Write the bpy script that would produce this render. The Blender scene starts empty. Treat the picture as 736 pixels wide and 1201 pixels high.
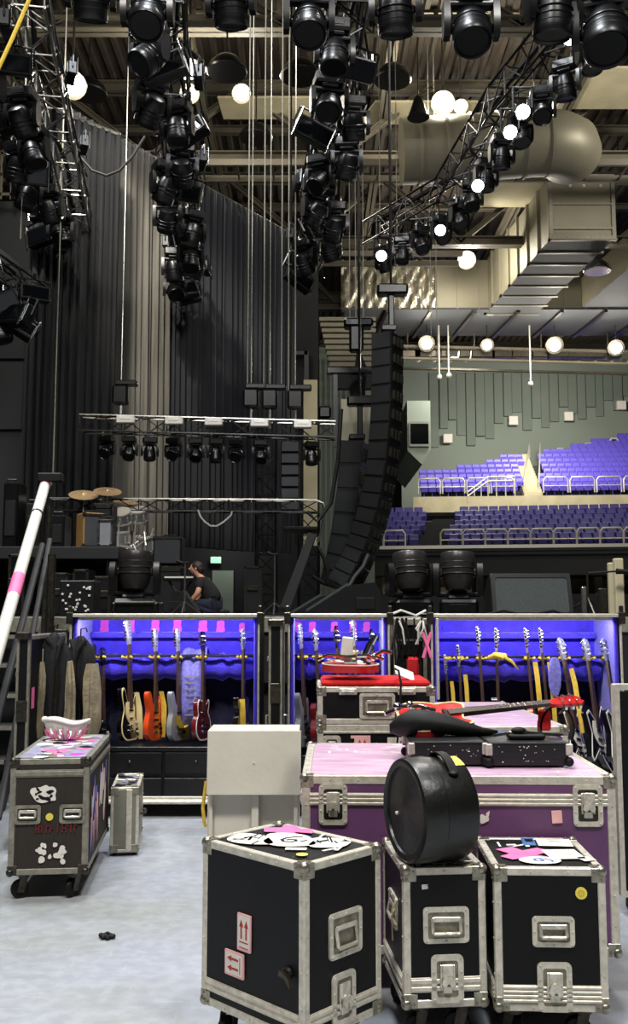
import bpy, math, random
from mathutils import Vector, Matrix
random.seed(7)
PI = math.pi
SC = bpy.context.scene
COL = SC.collection
# ---------------------------------------------------------------- camera
F, CX, CY, EYE = 1100.0, 368.0, 600.5, 1.55
PITCH = math.radians(6.06)
cd = bpy.data.cameras.new('camera'); cam = bpy.data.objects.new('camera', cd); COL.objects.link(cam)
cam.location = (0, 0, EYE); cam.rotation_euler = (PI/2 + PITCH, 0, 0)
cd.sensor_fit = 'VERTICAL'; cd.sensor_height = 24.0; cd.lens = 24.0*F/1201.0
cd.clip_start = .05; cd.clip_end = 300
SC.camera = cam
SC.view_settings.view_transform = 'Standard'; SC.view_settings.look = 'None'
SC.view_settings.gamma = 1; SC.view_settings.use_curve_mapping = False
SC.view_settings.exposure = 0.0
CP, SP = math.cos(PITCH), math.sin(PITCH)
def P(px, py, Y):
    u = (px-CX)/F; v = -(py-CY)/F
    t = Y/(CP - SP*v)
    return Vector((u*t, Y, EYE + t*(SP + CP*v)))
def PZ(px, py, z):
    u = (px-CX)/F; v = -(py-CY)/F
    t = (z-EYE)/(SP + CP*v)
    return Vector((u*t, t*(CP - SP*v), z))
# ---------------------------------------------------------------- materials
def C(r, g, b):
    f = lambda c: c/12.92 if c <= .04045 else ((c+.055)/1.055)**2.4
    return (f(r/255), f(g/255), f(b/255), 1)
def mat(name, col, rough=.5, metal=0.0, var=0.0, scale=8.0, bump=0.0, bscale=None, col2=None, emit=None, estr=0.0, sheen=0.0, spec=None, stretch=None, coat=0.0):
    m = bpy.data.materials.new(name); m.use_nodes = True
    nt = m.node_tree; b = nt.nodes['Principled BSDF']
    b.inputs['Base Color'].default_value = col
    b.inputs['Roughness'].default_value = rough; b.inputs['Metallic'].default_value = metal
    if spec is not None: b.inputs['Specular IOR Level'].default_value = spec
    if sheen: b.inputs['Sheen Weight'].default_value = sheen
    if coat: b.inputs['Coat Weight'].default_value = coat
    if emit: b.inputs['Emission Color'].default_value = emit; b.inputs['Emission Strength'].default_value = estr
    if var or bump or col2:
        tc = nt.nodes.new('ShaderNodeTexCoord')
        mp = nt.nodes.new('ShaderNodeMapping'); nt.links.new(tc.outputs['Object'], mp.inputs['Vector'])
        if stretch: mp.inputs['Scale'].default_value = stretch
        nz = nt.nodes.new('ShaderNodeTexNoise'); nz.inputs['Scale'].default_value = scale; nz.inputs['Detail'].default_value = 5
        nt.links.new(mp.outputs['Vector'], nz.inputs['Vector'])
        if var or col2:
            rp = nt.nodes.new('ShaderNodeValToRGB')
            c1 = tuple(x*(1-var) for x in col[:3])+(1,)
            c2 = col2 or tuple(min(1, x*(1+var)) for x in col[:3])+(1,)
            rp.color_ramp.elements[0].position = .35; rp.color_ramp.elements[0].color = c1
            rp.color_ramp.elements[1].position = .65; rp.color_ramp.elements[1].color = c2
            nt.links.new(nz.outputs['Fac'], rp.inputs['Fac']); nt.links.new(rp.outputs['Color'], b.inputs['Base Color'])
        if bump:
            n2 = nz
            if bscale:
                n2 = nt.nodes.new('ShaderNodeTexNoise'); n2.inputs['Scale'].default_value = bscale; n2.inputs['Detail'].default_value = 3
                nt.links.new(mp.outputs['Vector'], n2.inputs['Vector'])
            bp = nt.nodes.new('ShaderNodeBump'); bp.inputs['Strength'].default_value = bump; bp.inputs['Distance'].default_value = .02
            nt.links.new(n2.outputs['Fac'], bp.inputs['Height']); nt.links.new(bp.outputs['Normal'], b.inputs['Normal'])
    return m
M = {}
M['alu'] = mat('aluminium', C(206,200,184), .4, .35, .14, 30, .12, 60)
M['alu_dull'] = mat('worn_aluminium', C(138,134,120), .5, .35, .2, 25, .15, 60)
M['steel'] = mat('steel_fittings', C(208,203,188), .28, .6, .2, 40, .1, 80)
M['dark_steel'] = mat('dark_steel', C(70,66,58), .35, .8, .3, 30)
M['pit'] = mat('recess_metal', C(128,123,104), .35, .5, .3, 30)
M['lam_black'] = mat('black_laminate', C(9,9,10), .5, 0, .2, 40, .1, 200, spec=.25)
M['lam_purple'] = mat('purple_laminate', C(102,62,104), .42, 0, .1, 6, .05, 150)
M['lam_pink'] = mat('worn_lilac_lid', C(190,150,180), .3, 0, .0, 5, .06, 40, col2=C(214,184,204), stretch=(1,4,1))
M['carpet_brown'] = mat('brown_ribbed_panel', C(44,38,32), .8, 0, .25, 20, .3, 120, stretch=(14,14,.3))
M['grey_panel'] = mat('grey_green_panel', C(132,132,116), .45, .25, .06, 10)
M['rubber'] = mat('black_rubber', C(10,10,10), .6, spec=.3)
M['plastic'] = mat('black_plastic', C(16,16,17), .38, 0, .2, 20, .06, 90)
M['plastic_soft'] = mat('drum_case_plastic', C(17,18,16), .36, 0, .2, 8, .1, 30)
M['fixture'] = mat('black_fixture_paint', C(10,10,11), .3, .1, .2, 15)
M['fixture_grey'] = mat('charcoal_fixture_paint', C(12,12,13), .34, .15, .2, 15)
M['lens'] = mat('dark_lens', C(6,7,9), .08, 0, spec=.6)
M['truss'] = mat('dark_truss_metal', C(40,39,38), .32, .8, .25, 20)
M['truss_silver'] = mat('silver_truss_metal', C(150,148,142), .3, .9, .15, 20)
M['white_paint'] = mat('off_white_paint', C(208,202,187), .6, 0, .06, 3, .05, 30)
M['white'] = mat('white_plastic', C(212,208,199), .45, 0, .04, 20)
M['paper'] = mat('white_paper', C(228,222,212), .7, 0, .05, 30)
M['cream'] = mat('cream_lacquer', C(226,208,150), .3, 0, .06, 10, coat=.3)
M['cap_steel'] = mat('corner_steel', C(150,145,130), .3, .75, .25, 30)
M['lid_lavender'] = mat('scuffed_lavender_lid', C(150,148,172), .5, 0, .25, 14)
M['pink'] = mat('pink_tape', C(236,110,162), .55, 0, .1, 12)
M['hotpink'] = mat('magenta_label', C(200,55,190), .6, 0, .08, 12)
M['palepink'] = mat('pale_pink_print', C(236,180,178), .6, 0, .08, 12)
M['red_print'] = mat('red_print', C(176,52,36), .6)
M['red_stencil'] = mat('faded_red_stencil', C(92,24,18), .7, 0, .3, 60)
M['yellow'] = mat('yellow_sticker', C(226,212,84), .6, 0, .06, 20)
M['yellow_web'] = mat('yellow_webbing', C(206,172,58), .8, 0, .12, 40)
M['red_lac'] = mat('red_lacquer', C(186,22,22), .22, 0, .12, 8, coat=.5)
M['red_felt'] = mat('red_felt', C(190,24,28), .95, 0, .12, 30, .1, 200)
M['dark_red'] = mat('dark_red_lacquer', C(92,14,20), .25, 0, .15, 8, coat=.4)
M['orange'] = mat('orange_red_lacquer', C(206,70,24), .25, 0, .1, 8, coat=.4)
M['black_lac'] = mat('black_lacquer', C(9,9,10), .16, 0, coat=.4)
M['sunburst'] = mat('sunburst_lacquer', C(120,60,20), .25, 0, .4, 6, coat=.4)
M['silver_lac'] = mat('silver_lacquer', C(165,165,168), .28, .5, .06, 8)
M['rosewood'] = mat('rosewood', C(58,38,28), .5, 0, .2, 20)
M['maple'] = mat('maple', C(200,160,96), .4, 0, .1, 20)
M['drum_chrome'] = mat('bright_drum_chrome', C(212,206,196), .3, .45)
M['head_grey'] = mat('lit_head_shell', C(44,42,40), .35, .1, .2, 15)  # fixture paint lightened for the light falling on the standing heads
M['chrome'] = mat('chrome', C(220,218,214), .15, 1)
M['front_velour'] = mat('deep_black_velour', C(15,15,17), .9, 0, .2, 2, .1, 60, stretch=(6,6,.3))
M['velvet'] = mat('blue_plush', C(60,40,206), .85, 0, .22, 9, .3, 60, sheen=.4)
M['velvet_dark'] = mat('shaded_blue_plush', C(12,10,44), .9, 0, .22, 9, .3, 60, sheen=.2)  # blue plush darkened to paint in the shade below the roll
M['curtain'] = mat('lit_black_velour', C(92,88,80), .9, 0, .3, 2.2, .1, 60, sheen=.3, stretch=(6,6,.2))  # black velour, with the light on its folds put into a grey colour
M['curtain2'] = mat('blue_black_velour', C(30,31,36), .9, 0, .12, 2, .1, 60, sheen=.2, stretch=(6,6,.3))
M['cloth_black'] = mat('black_cloth', C(20,20,22), .9, 0, .2, 20, .2, 60)
M['khaki'] = mat('khaki_cloth', C(150,138,112), .9, 0, .18, 14, .3, 50)
M['denim'] = mat('dark_denim', C(24,26,44), .9, 0, .2, 30)
M['skin'] = mat('skin', C(196,140,112), .55, 0, .05, 10)
M['hair'] = mat('dark_brown_hair', C(36,24,18), .6, 0, .2, 30)
M['bronze'] = mat('cymbal_bronze', C(222,186,138), .35, .45, .12, 14)
M['tan'] = mat('tan_tolex', C(150,112,62), .7, 0, .15, 30)
M['grille'] = mat('speaker_grille_cloth', C(56,58,60), .9, 0, .25, 120, .2, 200)
M['grille_black'] = mat('black_speaker_mesh', C(17,18,18), .6, .3, .3, 150, .2, 200)
M['grey_cloth'] = mat('grey_green_grille', C(56,62,62), .8, 0, .15, 60, .15, 150)
M['concrete_beige'] = mat('beige_concrete', C(188,178,146), .8, 0, .1, 1.2, .1, 12)
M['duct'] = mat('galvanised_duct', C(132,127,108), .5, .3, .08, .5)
M['duct_dark'] = mat('duct_shade_grey', C(70,72,75), .75, 0, .08, .6)  # duct grey darkened for shaded undersides; plain grey elsewhere
M['foil'] = mat('crinkled_foil', C(190,184,164), .25, .8, .3, 2.5, 1.0, 5, stretch=(3,3,1))
M['green_wall'] = mat('sage_wall_paint', C(122,131,120), .75, 0, .05, .3)
M['green_dark'] = mat('sage_panel', C(108,117,107), .8, 0, .06, .6)
M['dark_wall'] = mat('charcoal_wall', C(40,42,44), .8, 0, .1, .4)
M['black_wall'] = mat('black_wall', C(16,17,18), .85, 0, .1, .4)
M['deck'] = mat('roof_deck_steel', C(70,63,54), .6, .2, .15, .8)
M['beam'] = mat('roof_steel_paint', C(98,92,78), .6, .15, .12, .8)
M['seat_lo'] = mat('purple_seat_dim', C(52,46,118), .4, 0, .08, 3)  # purple seat, darker for the dimly lit lower bank
M['seat_hi'] = mat('purple_seat_lit', C(92,78,190), .4, 0, .08, 3)  # same purple seat, brighter colour for the lamplight on the upper bank
M['rail'] = mat('pale_handrail_paint', C(206,202,188), .4, .3)
M['step_grey'] = mat('dark_step', C(34,34,35), .7, 0, .2, 10)
M['stage_black'] = mat('stage_black', C(15,15,16), .6, 0, .2, 6)
M['blue_print'] = mat('blue_print', C(60,100,150), .6)
M['towel'] = mat('lavender_towel', C(120,116,196), .9, 0, .2, 40, .3, 60)
M['green_lit'] = mat('green_exit_face', C(120,220,160), .5, emit=C(170,230,195), estr=.8)
M['lit'] = mat('lamp_glass_lit', (1,1,1,1), .3, emit=(1.0,.95,.82,1), estr=60)
M['lit_cool'] = mat('spot_glass_lit', (1,1,1,1), .3, emit=(.9,.97,1,1), estr=25)
def floor_mat():
    m = bpy.data.materials.new('painted_concrete_floor'); m.use_nodes = True
    nt = m.node_tree; b = nt.nodes['Principled BSDF']; L = nt.links
    tc = nt.nodes.new('ShaderNodeTexCoord')
    n1 = nt.nodes.new('ShaderNodeTexNoise'); n1.inputs['Scale'].default_value = .9; n1.inputs['Detail'].default_value = 7
    n2 = nt.nodes.new('ShaderNodeTexNoise'); n2.inputs['Scale'].default_value = 14; n2.inputs['Detail'].default_value = 6
    mp = nt.nodes.new('ShaderNodeMapping'); mp.inputs['Scale'].default_value = (1.6,22,1); mp.inputs['Rotation'].default_value = (0,0,.5)
    n3 = nt.nodes.new('ShaderNodeTexNoise'); n3.inputs['Scale'].default_value = 3.2; n3.inputs['Detail'].default_value = 3; n3.inputs['Distortion'].default_value = .6
    for n in (n1, n2): L.new(tc.outputs['Object'], n.inputs['Vector'])
    L.new(tc.outputs['Object'], mp.inputs['Vector']); L.new(mp.outputs['Vector'], n3.inputs['Vector'])
    r1 = nt.nodes.new('ShaderNodeValToRGB'); r1.color_ramp.elements[0].position = .3; r1.color_ramp.elements[1].position = .7
    r1.color_ramp.elements[0].color = C(158,161,156); r1.color_ramp.elements[1].color = C(170,173,188)
    L.new(n1.outputs['Fac'], r1.inputs['Fac'])
    r2 = nt.nodes.new('ShaderNodeValToRGB'); r2.color_ramp.elements[0].position = .4; r2.color_ramp.elements[1].position = .62
    r2.color_ramp.elements[0].color = (.72,.72,.72,1); r2.color_ramp.elements[1].color = (1,1,1,1)
    L.new(n2.outputs['Fac'], r2.inputs['Fac'])
    mx = nt.nodes.new('ShaderNodeMix'); mx.data_type = 'RGBA'; mx.blend_type = 'MULTIPLY'; mx.inputs[0].default_value = .55
    L.new(r1.outputs['Color'], mx.inputs[6]); L.new(r2.outputs['Color'], mx.inputs[7])
    r3 = nt.nodes.new('ShaderNodeValToRGB'); r3.color_ramp.elements[0].position = .685; r3.color_ramp.elements[1].position = .72
    r3.color_ramp.elements[0].color = (0,0,0,1); r3.color_ramp.elements[1].color = (.6,.6,.6,1)
    L.new(n3.outputs['Fac'], r3.inputs['Fac'])
    m2 = nt.nodes.new('ShaderNodeMix'); m2.data_type = 'RGBA'
    L.new(r3.outputs['Color'], m2.inputs[0]); L.new(mx.outputs[2], m2.inputs[6]); m2.inputs[7].default_value = C(198,198,198)
    L.new(m2.outputs[2], b.inputs['Base Color'])
    # scraped streaks the other way and round dark stains
    mq = nt.nodes.new('ShaderNodeMapping'); mq.inputs['Scale'].default_value = (14,1.3,1); mq.inputs['Rotation'].default_value = (0,0,.25)
    n4 = nt.nodes.new('ShaderNodeTexNoise'); n4.inputs['Scale'].default_value = 2.6; n4.inputs['Detail'].default_value = 4; n4.inputs['Distortion'].default_value = .4
    L.new(tc.outputs['Object'], mq.inputs['Vector']); L.new(mq.outputs['Vector'], n4.inputs['Vector'])
    r4 = nt.nodes.new('ShaderNodeValToRGB'); r4.color_ramp.elements[0].position = .66; r4.color_ramp.elements[1].position = .72
    r4.color_ramp.elements[0].color = (0,0,0,1); r4.color_ramp.elements[1].color = (.4,.4,.4,1)
    L.new(n4.outputs['Fac'], r4.inputs['Fac'])
    m3 = nt.nodes.new('ShaderNodeMix'); m3.data_type = 'RGBA'
    L.new(r4.outputs['Color'], m3.inputs[0]); L.new(m2.outputs[2], m3.inputs[6]); m3.inputs[7].default_value = C(186,188,184)
    vo = nt.nodes.new('ShaderNodeTexVoronoi'); vo.inputs['Scale'].default_value = 1.1; L.new(tc.outputs['Object'], vo.inputs['Vector'])
    r5 = nt.nodes.new('ShaderNodeValToRGB'); r5.color_ramp.elements[0].position = .13; r5.color_ramp.elements[1].position = .16
    r5.color_ramp.elements[0].color = (.82,.82,.84,1); r5.color_ramp.elements[1].color = (1,1,1,1)
    L.new(vo.outputs['Distance'], r5.inputs['Fac'])
    m4 = nt.nodes.new('ShaderNodeMix'); m4.data_type = 'RGBA'; m4.blend_type = 'MULTIPLY'; m4.inputs[0].default_value = .8
    L.new(m3.outputs[2], m4.inputs[6]); L.new(r5.outputs['Color'], m4.inputs[7])
    # faint square patches of repaint
    bk = nt.nodes.new('ShaderNodeTexBrick'); bk.inputs['Scale'].default_value = .9; bk.inputs['Mortar Size'].default_value = 0; bk.inputs['Color1'].default_value = (1,1,1,1); bk.inputs['Color2'].default_value = (.9,.91,.9,1)
    L.new(tc.outputs['Object'], bk.inputs['Vector'])
    m5 = nt.nodes.new('ShaderNodeMix'); m5.data_type = 'RGBA'; m5.blend_type = 'MULTIPLY'; m5.inputs[0].default_value = .7
    L.new(m4.outputs[2], m5.inputs[6]); L.new(bk.outputs['Color'], m5.inputs[7])
    L.new(m5.outputs[2], b.inputs['Base Color'])
    b.inputs['Roughness'].default_value = .42
    bp = nt.nodes.new('ShaderNodeBump'); bp.inputs['Strength'].default_value = .08; L.new(n2.outputs['Fac'], bp.inputs['Height']); L.new(bp.outputs['Normal'], b.inputs['Normal'])
    return m
M['floor'] = floor_mat()
# ---------------------------------------------------------------- mesh builder
class MB:
    def __init__(s): s.v = []; s.f = []; s.mi = []; s.k = 0
    def add(s, vs, fs, X=None):
        o = len(s.v)
        s.v += [(X @ Vector(p)) if X else Vector(p) for p in vs]
        s.f += [tuple(o+i for i in q) for q in fs]; s.mi += [s.k]*len(fs)
        return s
    def box(s, c, d, X=None, ch=0.0):
        hx, hy, hz = d[0]/2, d[1]/2, d[2]/2; cx, cy, cz = c
        if ch <= 0:
            vs = [(cx+i*hx, cy+j*hy, cz+k*hz) for i in (-1,1) for j in (-1,1) for k in (-1,1)]
            fs = [(0,1,3,2),(4,6,7,5),(0,4,5,1),(2,3,7,6),(0,2,6,4),(1,5,7,3)]
            return s.add(vs, fs, X)
        ch = min(ch, hx*.9, hy*.9, hz*.9)
        vs = []; idx = {}
        for i in (-1,1):
            for j in (-1,1):
                for k in (-1,1):
                    for a in range(3):
                        e = [hx-ch, hy-ch, hz-ch]; e[a] += ch
                        idx[(i,j,k,a)] = len(vs); vs.append((cx+i*e[0], cy+j*e[1], cz+k*e[2]))
        fs = []
        def q(a, b, c_, d_, out):
            p = [Vector(vs[n]) for n in (a,b,c_,d_)]
            n = (p[1]-p[0]).cross(p[2]-p[0])
            fs.append((a,b,c_,d_) if n.dot(Vector(out)) > 0 else (d_,c_,b,a))
        for a in range(3):
            b_, c_ = (a+1)%3, (a+2)%3
            for sgn in (-1,1):
                ks = []
                for (u,w) in ((-1,-1),(1,-1),(1,1),(-1,1)):
                    t = [0,0,0]; t[a]=sgn; t[b_]=u; t[c_]=w; ks.append(idx[(t[0],t[1],t[2],a)])
                o = [0,0,0]; o[a]=sgn; q(*ks, o)
            for u in (-1,1):
                for w in (-1,1):
                    t1=[0,0,0]; t2=[0,0,0]; t1[a]=-1; t2[a]=1
                    t1[b_]=t2[b_]=u; t1[c_]=t2[c_]=w
                    o=[0,0,0]; o[b_]=u; o[c_]=w
                    q(idx[(*t1,b_)], idx[(*t2,b_)], idx[(*t2,c_)], idx[(*t1,c_)], o)
        for i in (-1,1):
            for j in (-1,1):
                for k in (-1,1):
                    t = [idx[(i,j,k,a)] for a in range(3)]
                    p = [Vector(vs[n]) for n in t]
                    n = (p[1]-p[0]).cross(p[2]-p[0])
                    fs.append(tuple(t) if n.dot(Vector((i,j,k))) > 0 else tuple(t[::-1]))
        return s.add(vs, fs, X)
    def loft(s, rings, caps=True, closed=True, X=None):
        n = len(rings[0]); vs = [p for r in rings for p in r]; fs = []
        for a in range(len(rings)-1):
            for i in range(n if closed else n-1):
                j = (i+1)%n
                fs.append((a*n+i, a*n+j, (a+1)*n+j, (a+1)*n+i))
        if caps and closed:
            fs.append(tuple(range(n))[::-1]); fs.append(tuple((len(rings)-1)*n+i for i in range(n)))
        return s.add(vs, fs, X)
    def cyl(s, p0, p1, r0, r1=None, n=12, X=None):
        return s.tube([p0, p1], [r0, r0 if r1 is None else r1], n, X)
    def tube(s, pts, r, n=6, X=None, closed=False):
        pts = [Vector(p) for p in pts]; rs = r if isinstance(r, (list,tuple)) else [r]*len(pts)
        N = len(pts); rings = []; up = None
        for i, p in enumerate(pts):
            a = pts[(i-1)%N] if (closed or i>0) else p; b = pts[(i+1)%N] if (closed or i<N-1) else p
            t = (b-a)
            t = t.normalized() if t.length > 1e-9 else Vector((0,0,1))
            if up is None:
                up = Vector((0,0,1)) if abs(t.z) < .9 else Vector((0,1,0))
            u = up - t*up.dot(t)
            if u.length < 1e-4:
                up = Vector((1,0,0)); u = up - t*up.dot(t)
            u.normalize(); up = u; w = t.cross(u)
            rings.append([p + (u*math.cos(2*PI*k/n+PI/4) + w*math.sin(2*PI*k/n+PI/4))*rs[i] for k in range(n)])
        if closed: rings.append(rings[0])
        return s.loft(rings, caps=not closed, X=X)
    def lathe(s, prof, n=20, X=None):      # prof: (r, z) bottom to top
        rings = [[(max(r,1e-4)*math.cos(2*PI*k/n), max(r,1e-4)*math.sin(2*PI*k/n), z) for k in range(n)] for r, z in prof]
        return s.loft(rings, X=X)
    def prism(s, poly, y0, y1, X=None):    # polygon in XZ, extruded along Y
        n = len(poly)
        vs = [(x,y0,z) for x,z in poly] + [(x,y1,z) for x,z in poly]
        a = sum(poly[i][0]*poly[(i+1)%n][1]-poly[(i+1)%n][0]*poly[i][1] for i in range(n))
        f0 = tuple(range(n)); f1 = tuple(range(2*n-1, n-1, -1))
        fs = [f0, f1] if (a > 0) == (y0 < y1) else [f0[::-1], f1[::-1]]
        for i in range(n):
            j = (i+1)%n
            q = (i, n+i, n+j, j)
            fs.append(q if (a > 0) == (y0 < y1) else q[::-1])
        return s.add(vs, fs, X)
    def ring(s, outer, inner, y0, y1, X=None):   # frame between two polygons of equal count
        n = len(outer)
        vs = [(x,y0,z) for x,z in outer]+[(x,y0,z) for x,z in inner]+[(x,y1,z) for x,z in outer]+[(x,y1,z) for x,z in inner]
        fs = []
        for i in range(n):
            j = (i+1)%n
            fs += [(i,j,n+j,n+i),(2*n+i,3*n+i,3*n+j,2*n+j),(i,2*n+i,2*n+j,j),(n+i,n+j,3*n+j,3*n+i)]
        return s.add(vs, fs, X)
    def ball(s, c, r, n=10, sc=(1,1,1), X=None):
        pr = [(math.sin(PI*i/n)*r, -math.cos(PI*i/n)*r) for i in range(n+1)]
        T = Matrix.Translation(c) @ Matrix.Diagonal((*sc,1))
        return s.lathe(pr, max(8, n+4), (X @ T) if X else T)
    def build(s, name, m, parent=None, smooth=35, loc=None, rot=None):
        me = bpy.data.meshes.new(name)
        me.from_pydata([tuple(p) for p in s.v], [], s.f)
        for x in (m if isinstance(m, (list,tuple)) else [m]): me.materials.append(x)
        if isinstance(m, (list,tuple)): me.polygons.foreach_set('material_index', s.mi)
        me.validate(); me.update()
        if smooth:
            me.shade_smooth(); me.set_sharp_from_angle(angle=math.radians(smooth))
        o = bpy.data.objects.new(name, me); COL.objects.link(o)
        if parent: o.parent = parent
        if loc is not None: o.location = loc
        if rot is not None: o.rotation_euler = rot
        return o
def rrect(cx, cz, w, h, r, n=3):
    pts = []
    for (sx, sz, a0) in ((1,-1,-90),(1,1,0),(-1,1,90),(-1,-1,180)):
        for k in range(n+1):
            a = math.radians(a0+90*k/n)
            pts.append((cx+sx*(w/2-r)+r*math.cos(a), cz+sz*(h/2-r)+r*math.sin(a)))
    return pts
def disc(cx, cz, r, n=20): return [(cx+r*math.cos(2*PI*k/n), cz+r*math.sin(2*PI*k/n)) for k in range(n)]
def smooth_poly(pts, k=4):
    n = len(pts); out = []
    for i in range(n):
        p0, p1, p2, p3 = (Vector(pts[(i+d)%n]) for d in (-1,0,1,2))
        for j in range(k):
            t = j/k
            q = .5*((2*p1)+(p2-p0)*t+(2*p0-5*p1+4*p2-p3)*t*t+(3*p1-p0-3*p2+p3)*t**3)
            out.append((q.x, q.y))
    return out
# ---------------------------------------------------------------- things
def tag(o, label, cat, group=None):
    o['label'] = label; o['category'] = cat
    if group: o['group'] = group
    return o
def thing(name, label, cat, loc=(0,0,0), rz=0, group=None):
    o = bpy.data.objects.new(name, None); COL.objects.link(o)
    o.empty_display_size = .1; o.location = loc; o.rotation_euler = (0,0,rz)
    return tag(o, label, cat, group)
def struct(o): o['kind'] = 'structure'; return o
def dup(root, loc, rz=None, label=None, group=None, scale=None):
    r = root.copy(); COL.objects.link(r); r.location = loc
    if rz is not None: r.rotation_euler = (0,0,rz)
    if scale: r.scale = (scale,)*3
    if label: r['label'] = label
    if group: r['group'] = group
    for ch in list(root.children):
        c = ch.copy(); COL.objects.link(c); c.parent = r
        for g in ch.children:
            d = g.copy(); COL.objects.link(d); d.parent = c
    return r
def part(o, base):
    return [c for c in o.children if c.name.split('.')[0] == base]
_ON = ['','first','second','third','fourth','fifth','sixth','seventh','eighth','ninth','tenth','eleventh','twelfth','thirteenth','fourteenth','fifteenth','sixteenth','seventeenth','eighteenth','nineteenth']
_TE = {2:('twentieth','twenty'),3:('thirtieth','thirty'),4:('fortieth','forty')}
def nth(k):
    if k < 20: return _ON[k]
    return _TE[k//10][0] if k%10 == 0 else _TE[k//10][1]+'-'+_ON[k%10]
def XF(o, x, y, z):      # matrix from origin and three axis vectors
    return Matrix(((x[0],y[0],z[0],o[0]),(x[1],y[1],z[1],o[1]),(x[2],y[2],z[2],o[2]),(0,0,0,1)))
def rotm(axis, deg): return Matrix.Rotation(math.radians(deg), 4, axis)
def TR(*p): return Matrix.Translation(p)
# ================================================================ flight cases
def face(w, d, h, z0, f):
    if f == 'front': return XF((0,0,z0),(1,0,0),(0,1,0),(0,0,1))
    if f == 'right': return XF((w,0,z0),(0,1,0),(-1,0,0),(0,0,1))
    if f == 'left':  return XF((0,d,z0),(0,-1,0),(1,0,0),(0,0,1))
    if f == 'back':  return XF((w,d,z0),(-1,0,0),(0,-1,0),(0,0,1))
    return XF((0,0,z0+h),(1,0,0),(0,0,-1),(0,1,0))
def recess_handle(root, X, u, v, w, h, m='alu', pit='pit'):
    b = MB(); b.k = 0
    b.ring(rrect(u,v,w,h,.014), rrect(u,v,w-.034,h-.034,.008), -.006, .002, X)
    for k in range(8):
        a = [(-.42,-.42),(0,-.43),(.42,-.42),(.44,0),(.42,.42),(0,.43),(-.42,.42),(-.44,0)][k]
        b.ball(X @ Vector((u+a[0]*w*1.02, -.0065, v+a[1]*h*1.02)), .0042, 5)
    b.k = 1
    b.prism(rrect(u,v,w-.03,h-.03,.008), -.002, .002, X)
    o = b.build('handle', [M[m], M[pit]], root)
    g = MB()
    y = v - h*.5 + .036
    g.tube([X @ Vector(p) for p in ((u-w*.3,-.003,v+h*.18),(u-w*.3,-.014,y+.004),(u-w*.27,-.015,y),(u+w*.27,-.015,y),(u+w*.3,-.014,y+.004),(u+w*.3,-.003,v+h*.18))], .0065, 8)
    g.box((u,-.006,v+h*.16),(w*.62,.006,.018), X, .002)
    g.build('grip', M['steel'], o)
    return o
def latch(root, X, u, v, w, h, dark=False):
    b = MB()
    b.ring(rrect(u,v,w,h,.018), rrect(u,v,w-.04,h-.04,.01), -.006, .002, X)
    for a in ((-.4,-.43),(.4,-.43),(-.4,.43),(.4,.43),(-.43,.15),(.43,.15),(-.43,-.15),(.43,-.15)):
        b.ball(X @ Vector((u+a[0]*w, -.0065, v+a[1]*h)), .0042, 5)
    b.k = 1; b.prism(rrect(u,v,w-.036,h-.036,.01), -.002, .002, X)
    o = b.build('latch', [M['alu'], M['dark_steel'] if dark else M['pit']], root)
    g = MB()
    g.box((u,-.008,v+h*.16),(w*.36,.01,h*.3), X, .003)
    g.box((u,-.007,v-h*.22),(w*.3,.008,h*.16), X, .003)
    g.cyl(X @ Vector((u,-.002,v)), X @ Vector((u,-.018,v)), w*.17, w*.14, 12)
    wing = smooth_poly([(u-w*.2,v-.012),(u-w*.08,v-.022),(u,v-.008),(u+w*.09,v-.024),(u+w*.21,v-.01),(u+w*.1,v+.012),(u,v+.01),(u-w*.1,v+.014)],3)
    g.prism(wing, -.026, -.018, X)
    g.box((u-w*.2,-.006,v+h*.05),(w*.06,.01,h*.5), X, .002); g.box((u+w*.2,-.006,v+h*.05),(w*.06,.01,h*.5), X, .002)
    g.build('butterfly', M['steel'], o)
    return o
def corner_cap(root, c, s, r=.021, pl=.05, m='cap_steel'):
    b = MB()
    b.ball([c[k]-s[k]*.012 for k in range(3)], r, 8)
    for a in range(3):
        o = [0,0,0]; dd = [pl,pl,pl]
        for k in range(3): o[k] = c[k] - s[k]*pl*.5
        o[a] = c[a] + s[a]*.0015 - s[a]*.003; dd[a] = .005
        b.box(o, dd, None, .0015)
        for q in (.28, .78):
            rv = [c[0],c[1],c[2]]
            b1, b2 = (a+1)%3, (a+2)%3
            rv[a] += s[a]*.002; rv[b1] -= s[b1]*pl*q; rv[b2] -= s[b2]*pl*(1.05-q)
            b.ball(rv, .0045, 5)
    b.build('corner_cap', M[m], root)
def caster(root, x, y, z0, ang=0.3, r=.045):
    b = MB(); X = TR(x,y,0) @ Matrix.Rotation(ang,4,'Z')
    b.box((0,0,z0-.006),(.09,.09,.008), X, .002)
    b.cyl((X @ Vector((0,0,z0-.03))), (X @ Vector((0,0,z0-.008))), .03, .03, 12)
    for s in (-1,1): b.prism([(-.02,z0-.03),(.02,z0-.03),(-.0,r-.018),(-.035,r-.012)], s*.026-.002, s*.026+.002, X)
    o = b.build('caster', M['dark_steel'], root)
    w = MB(); T = X @ TR(-.02,0,r) @ rotm('X',90)
    w.lathe([(r*.3,-.017),(r*.9,-.017),(r,-.01),(r,.01),(r*.9,.017),(r*.3,.017)], 18, T)
    w.build('wheel', M['rubber'], o)
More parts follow.
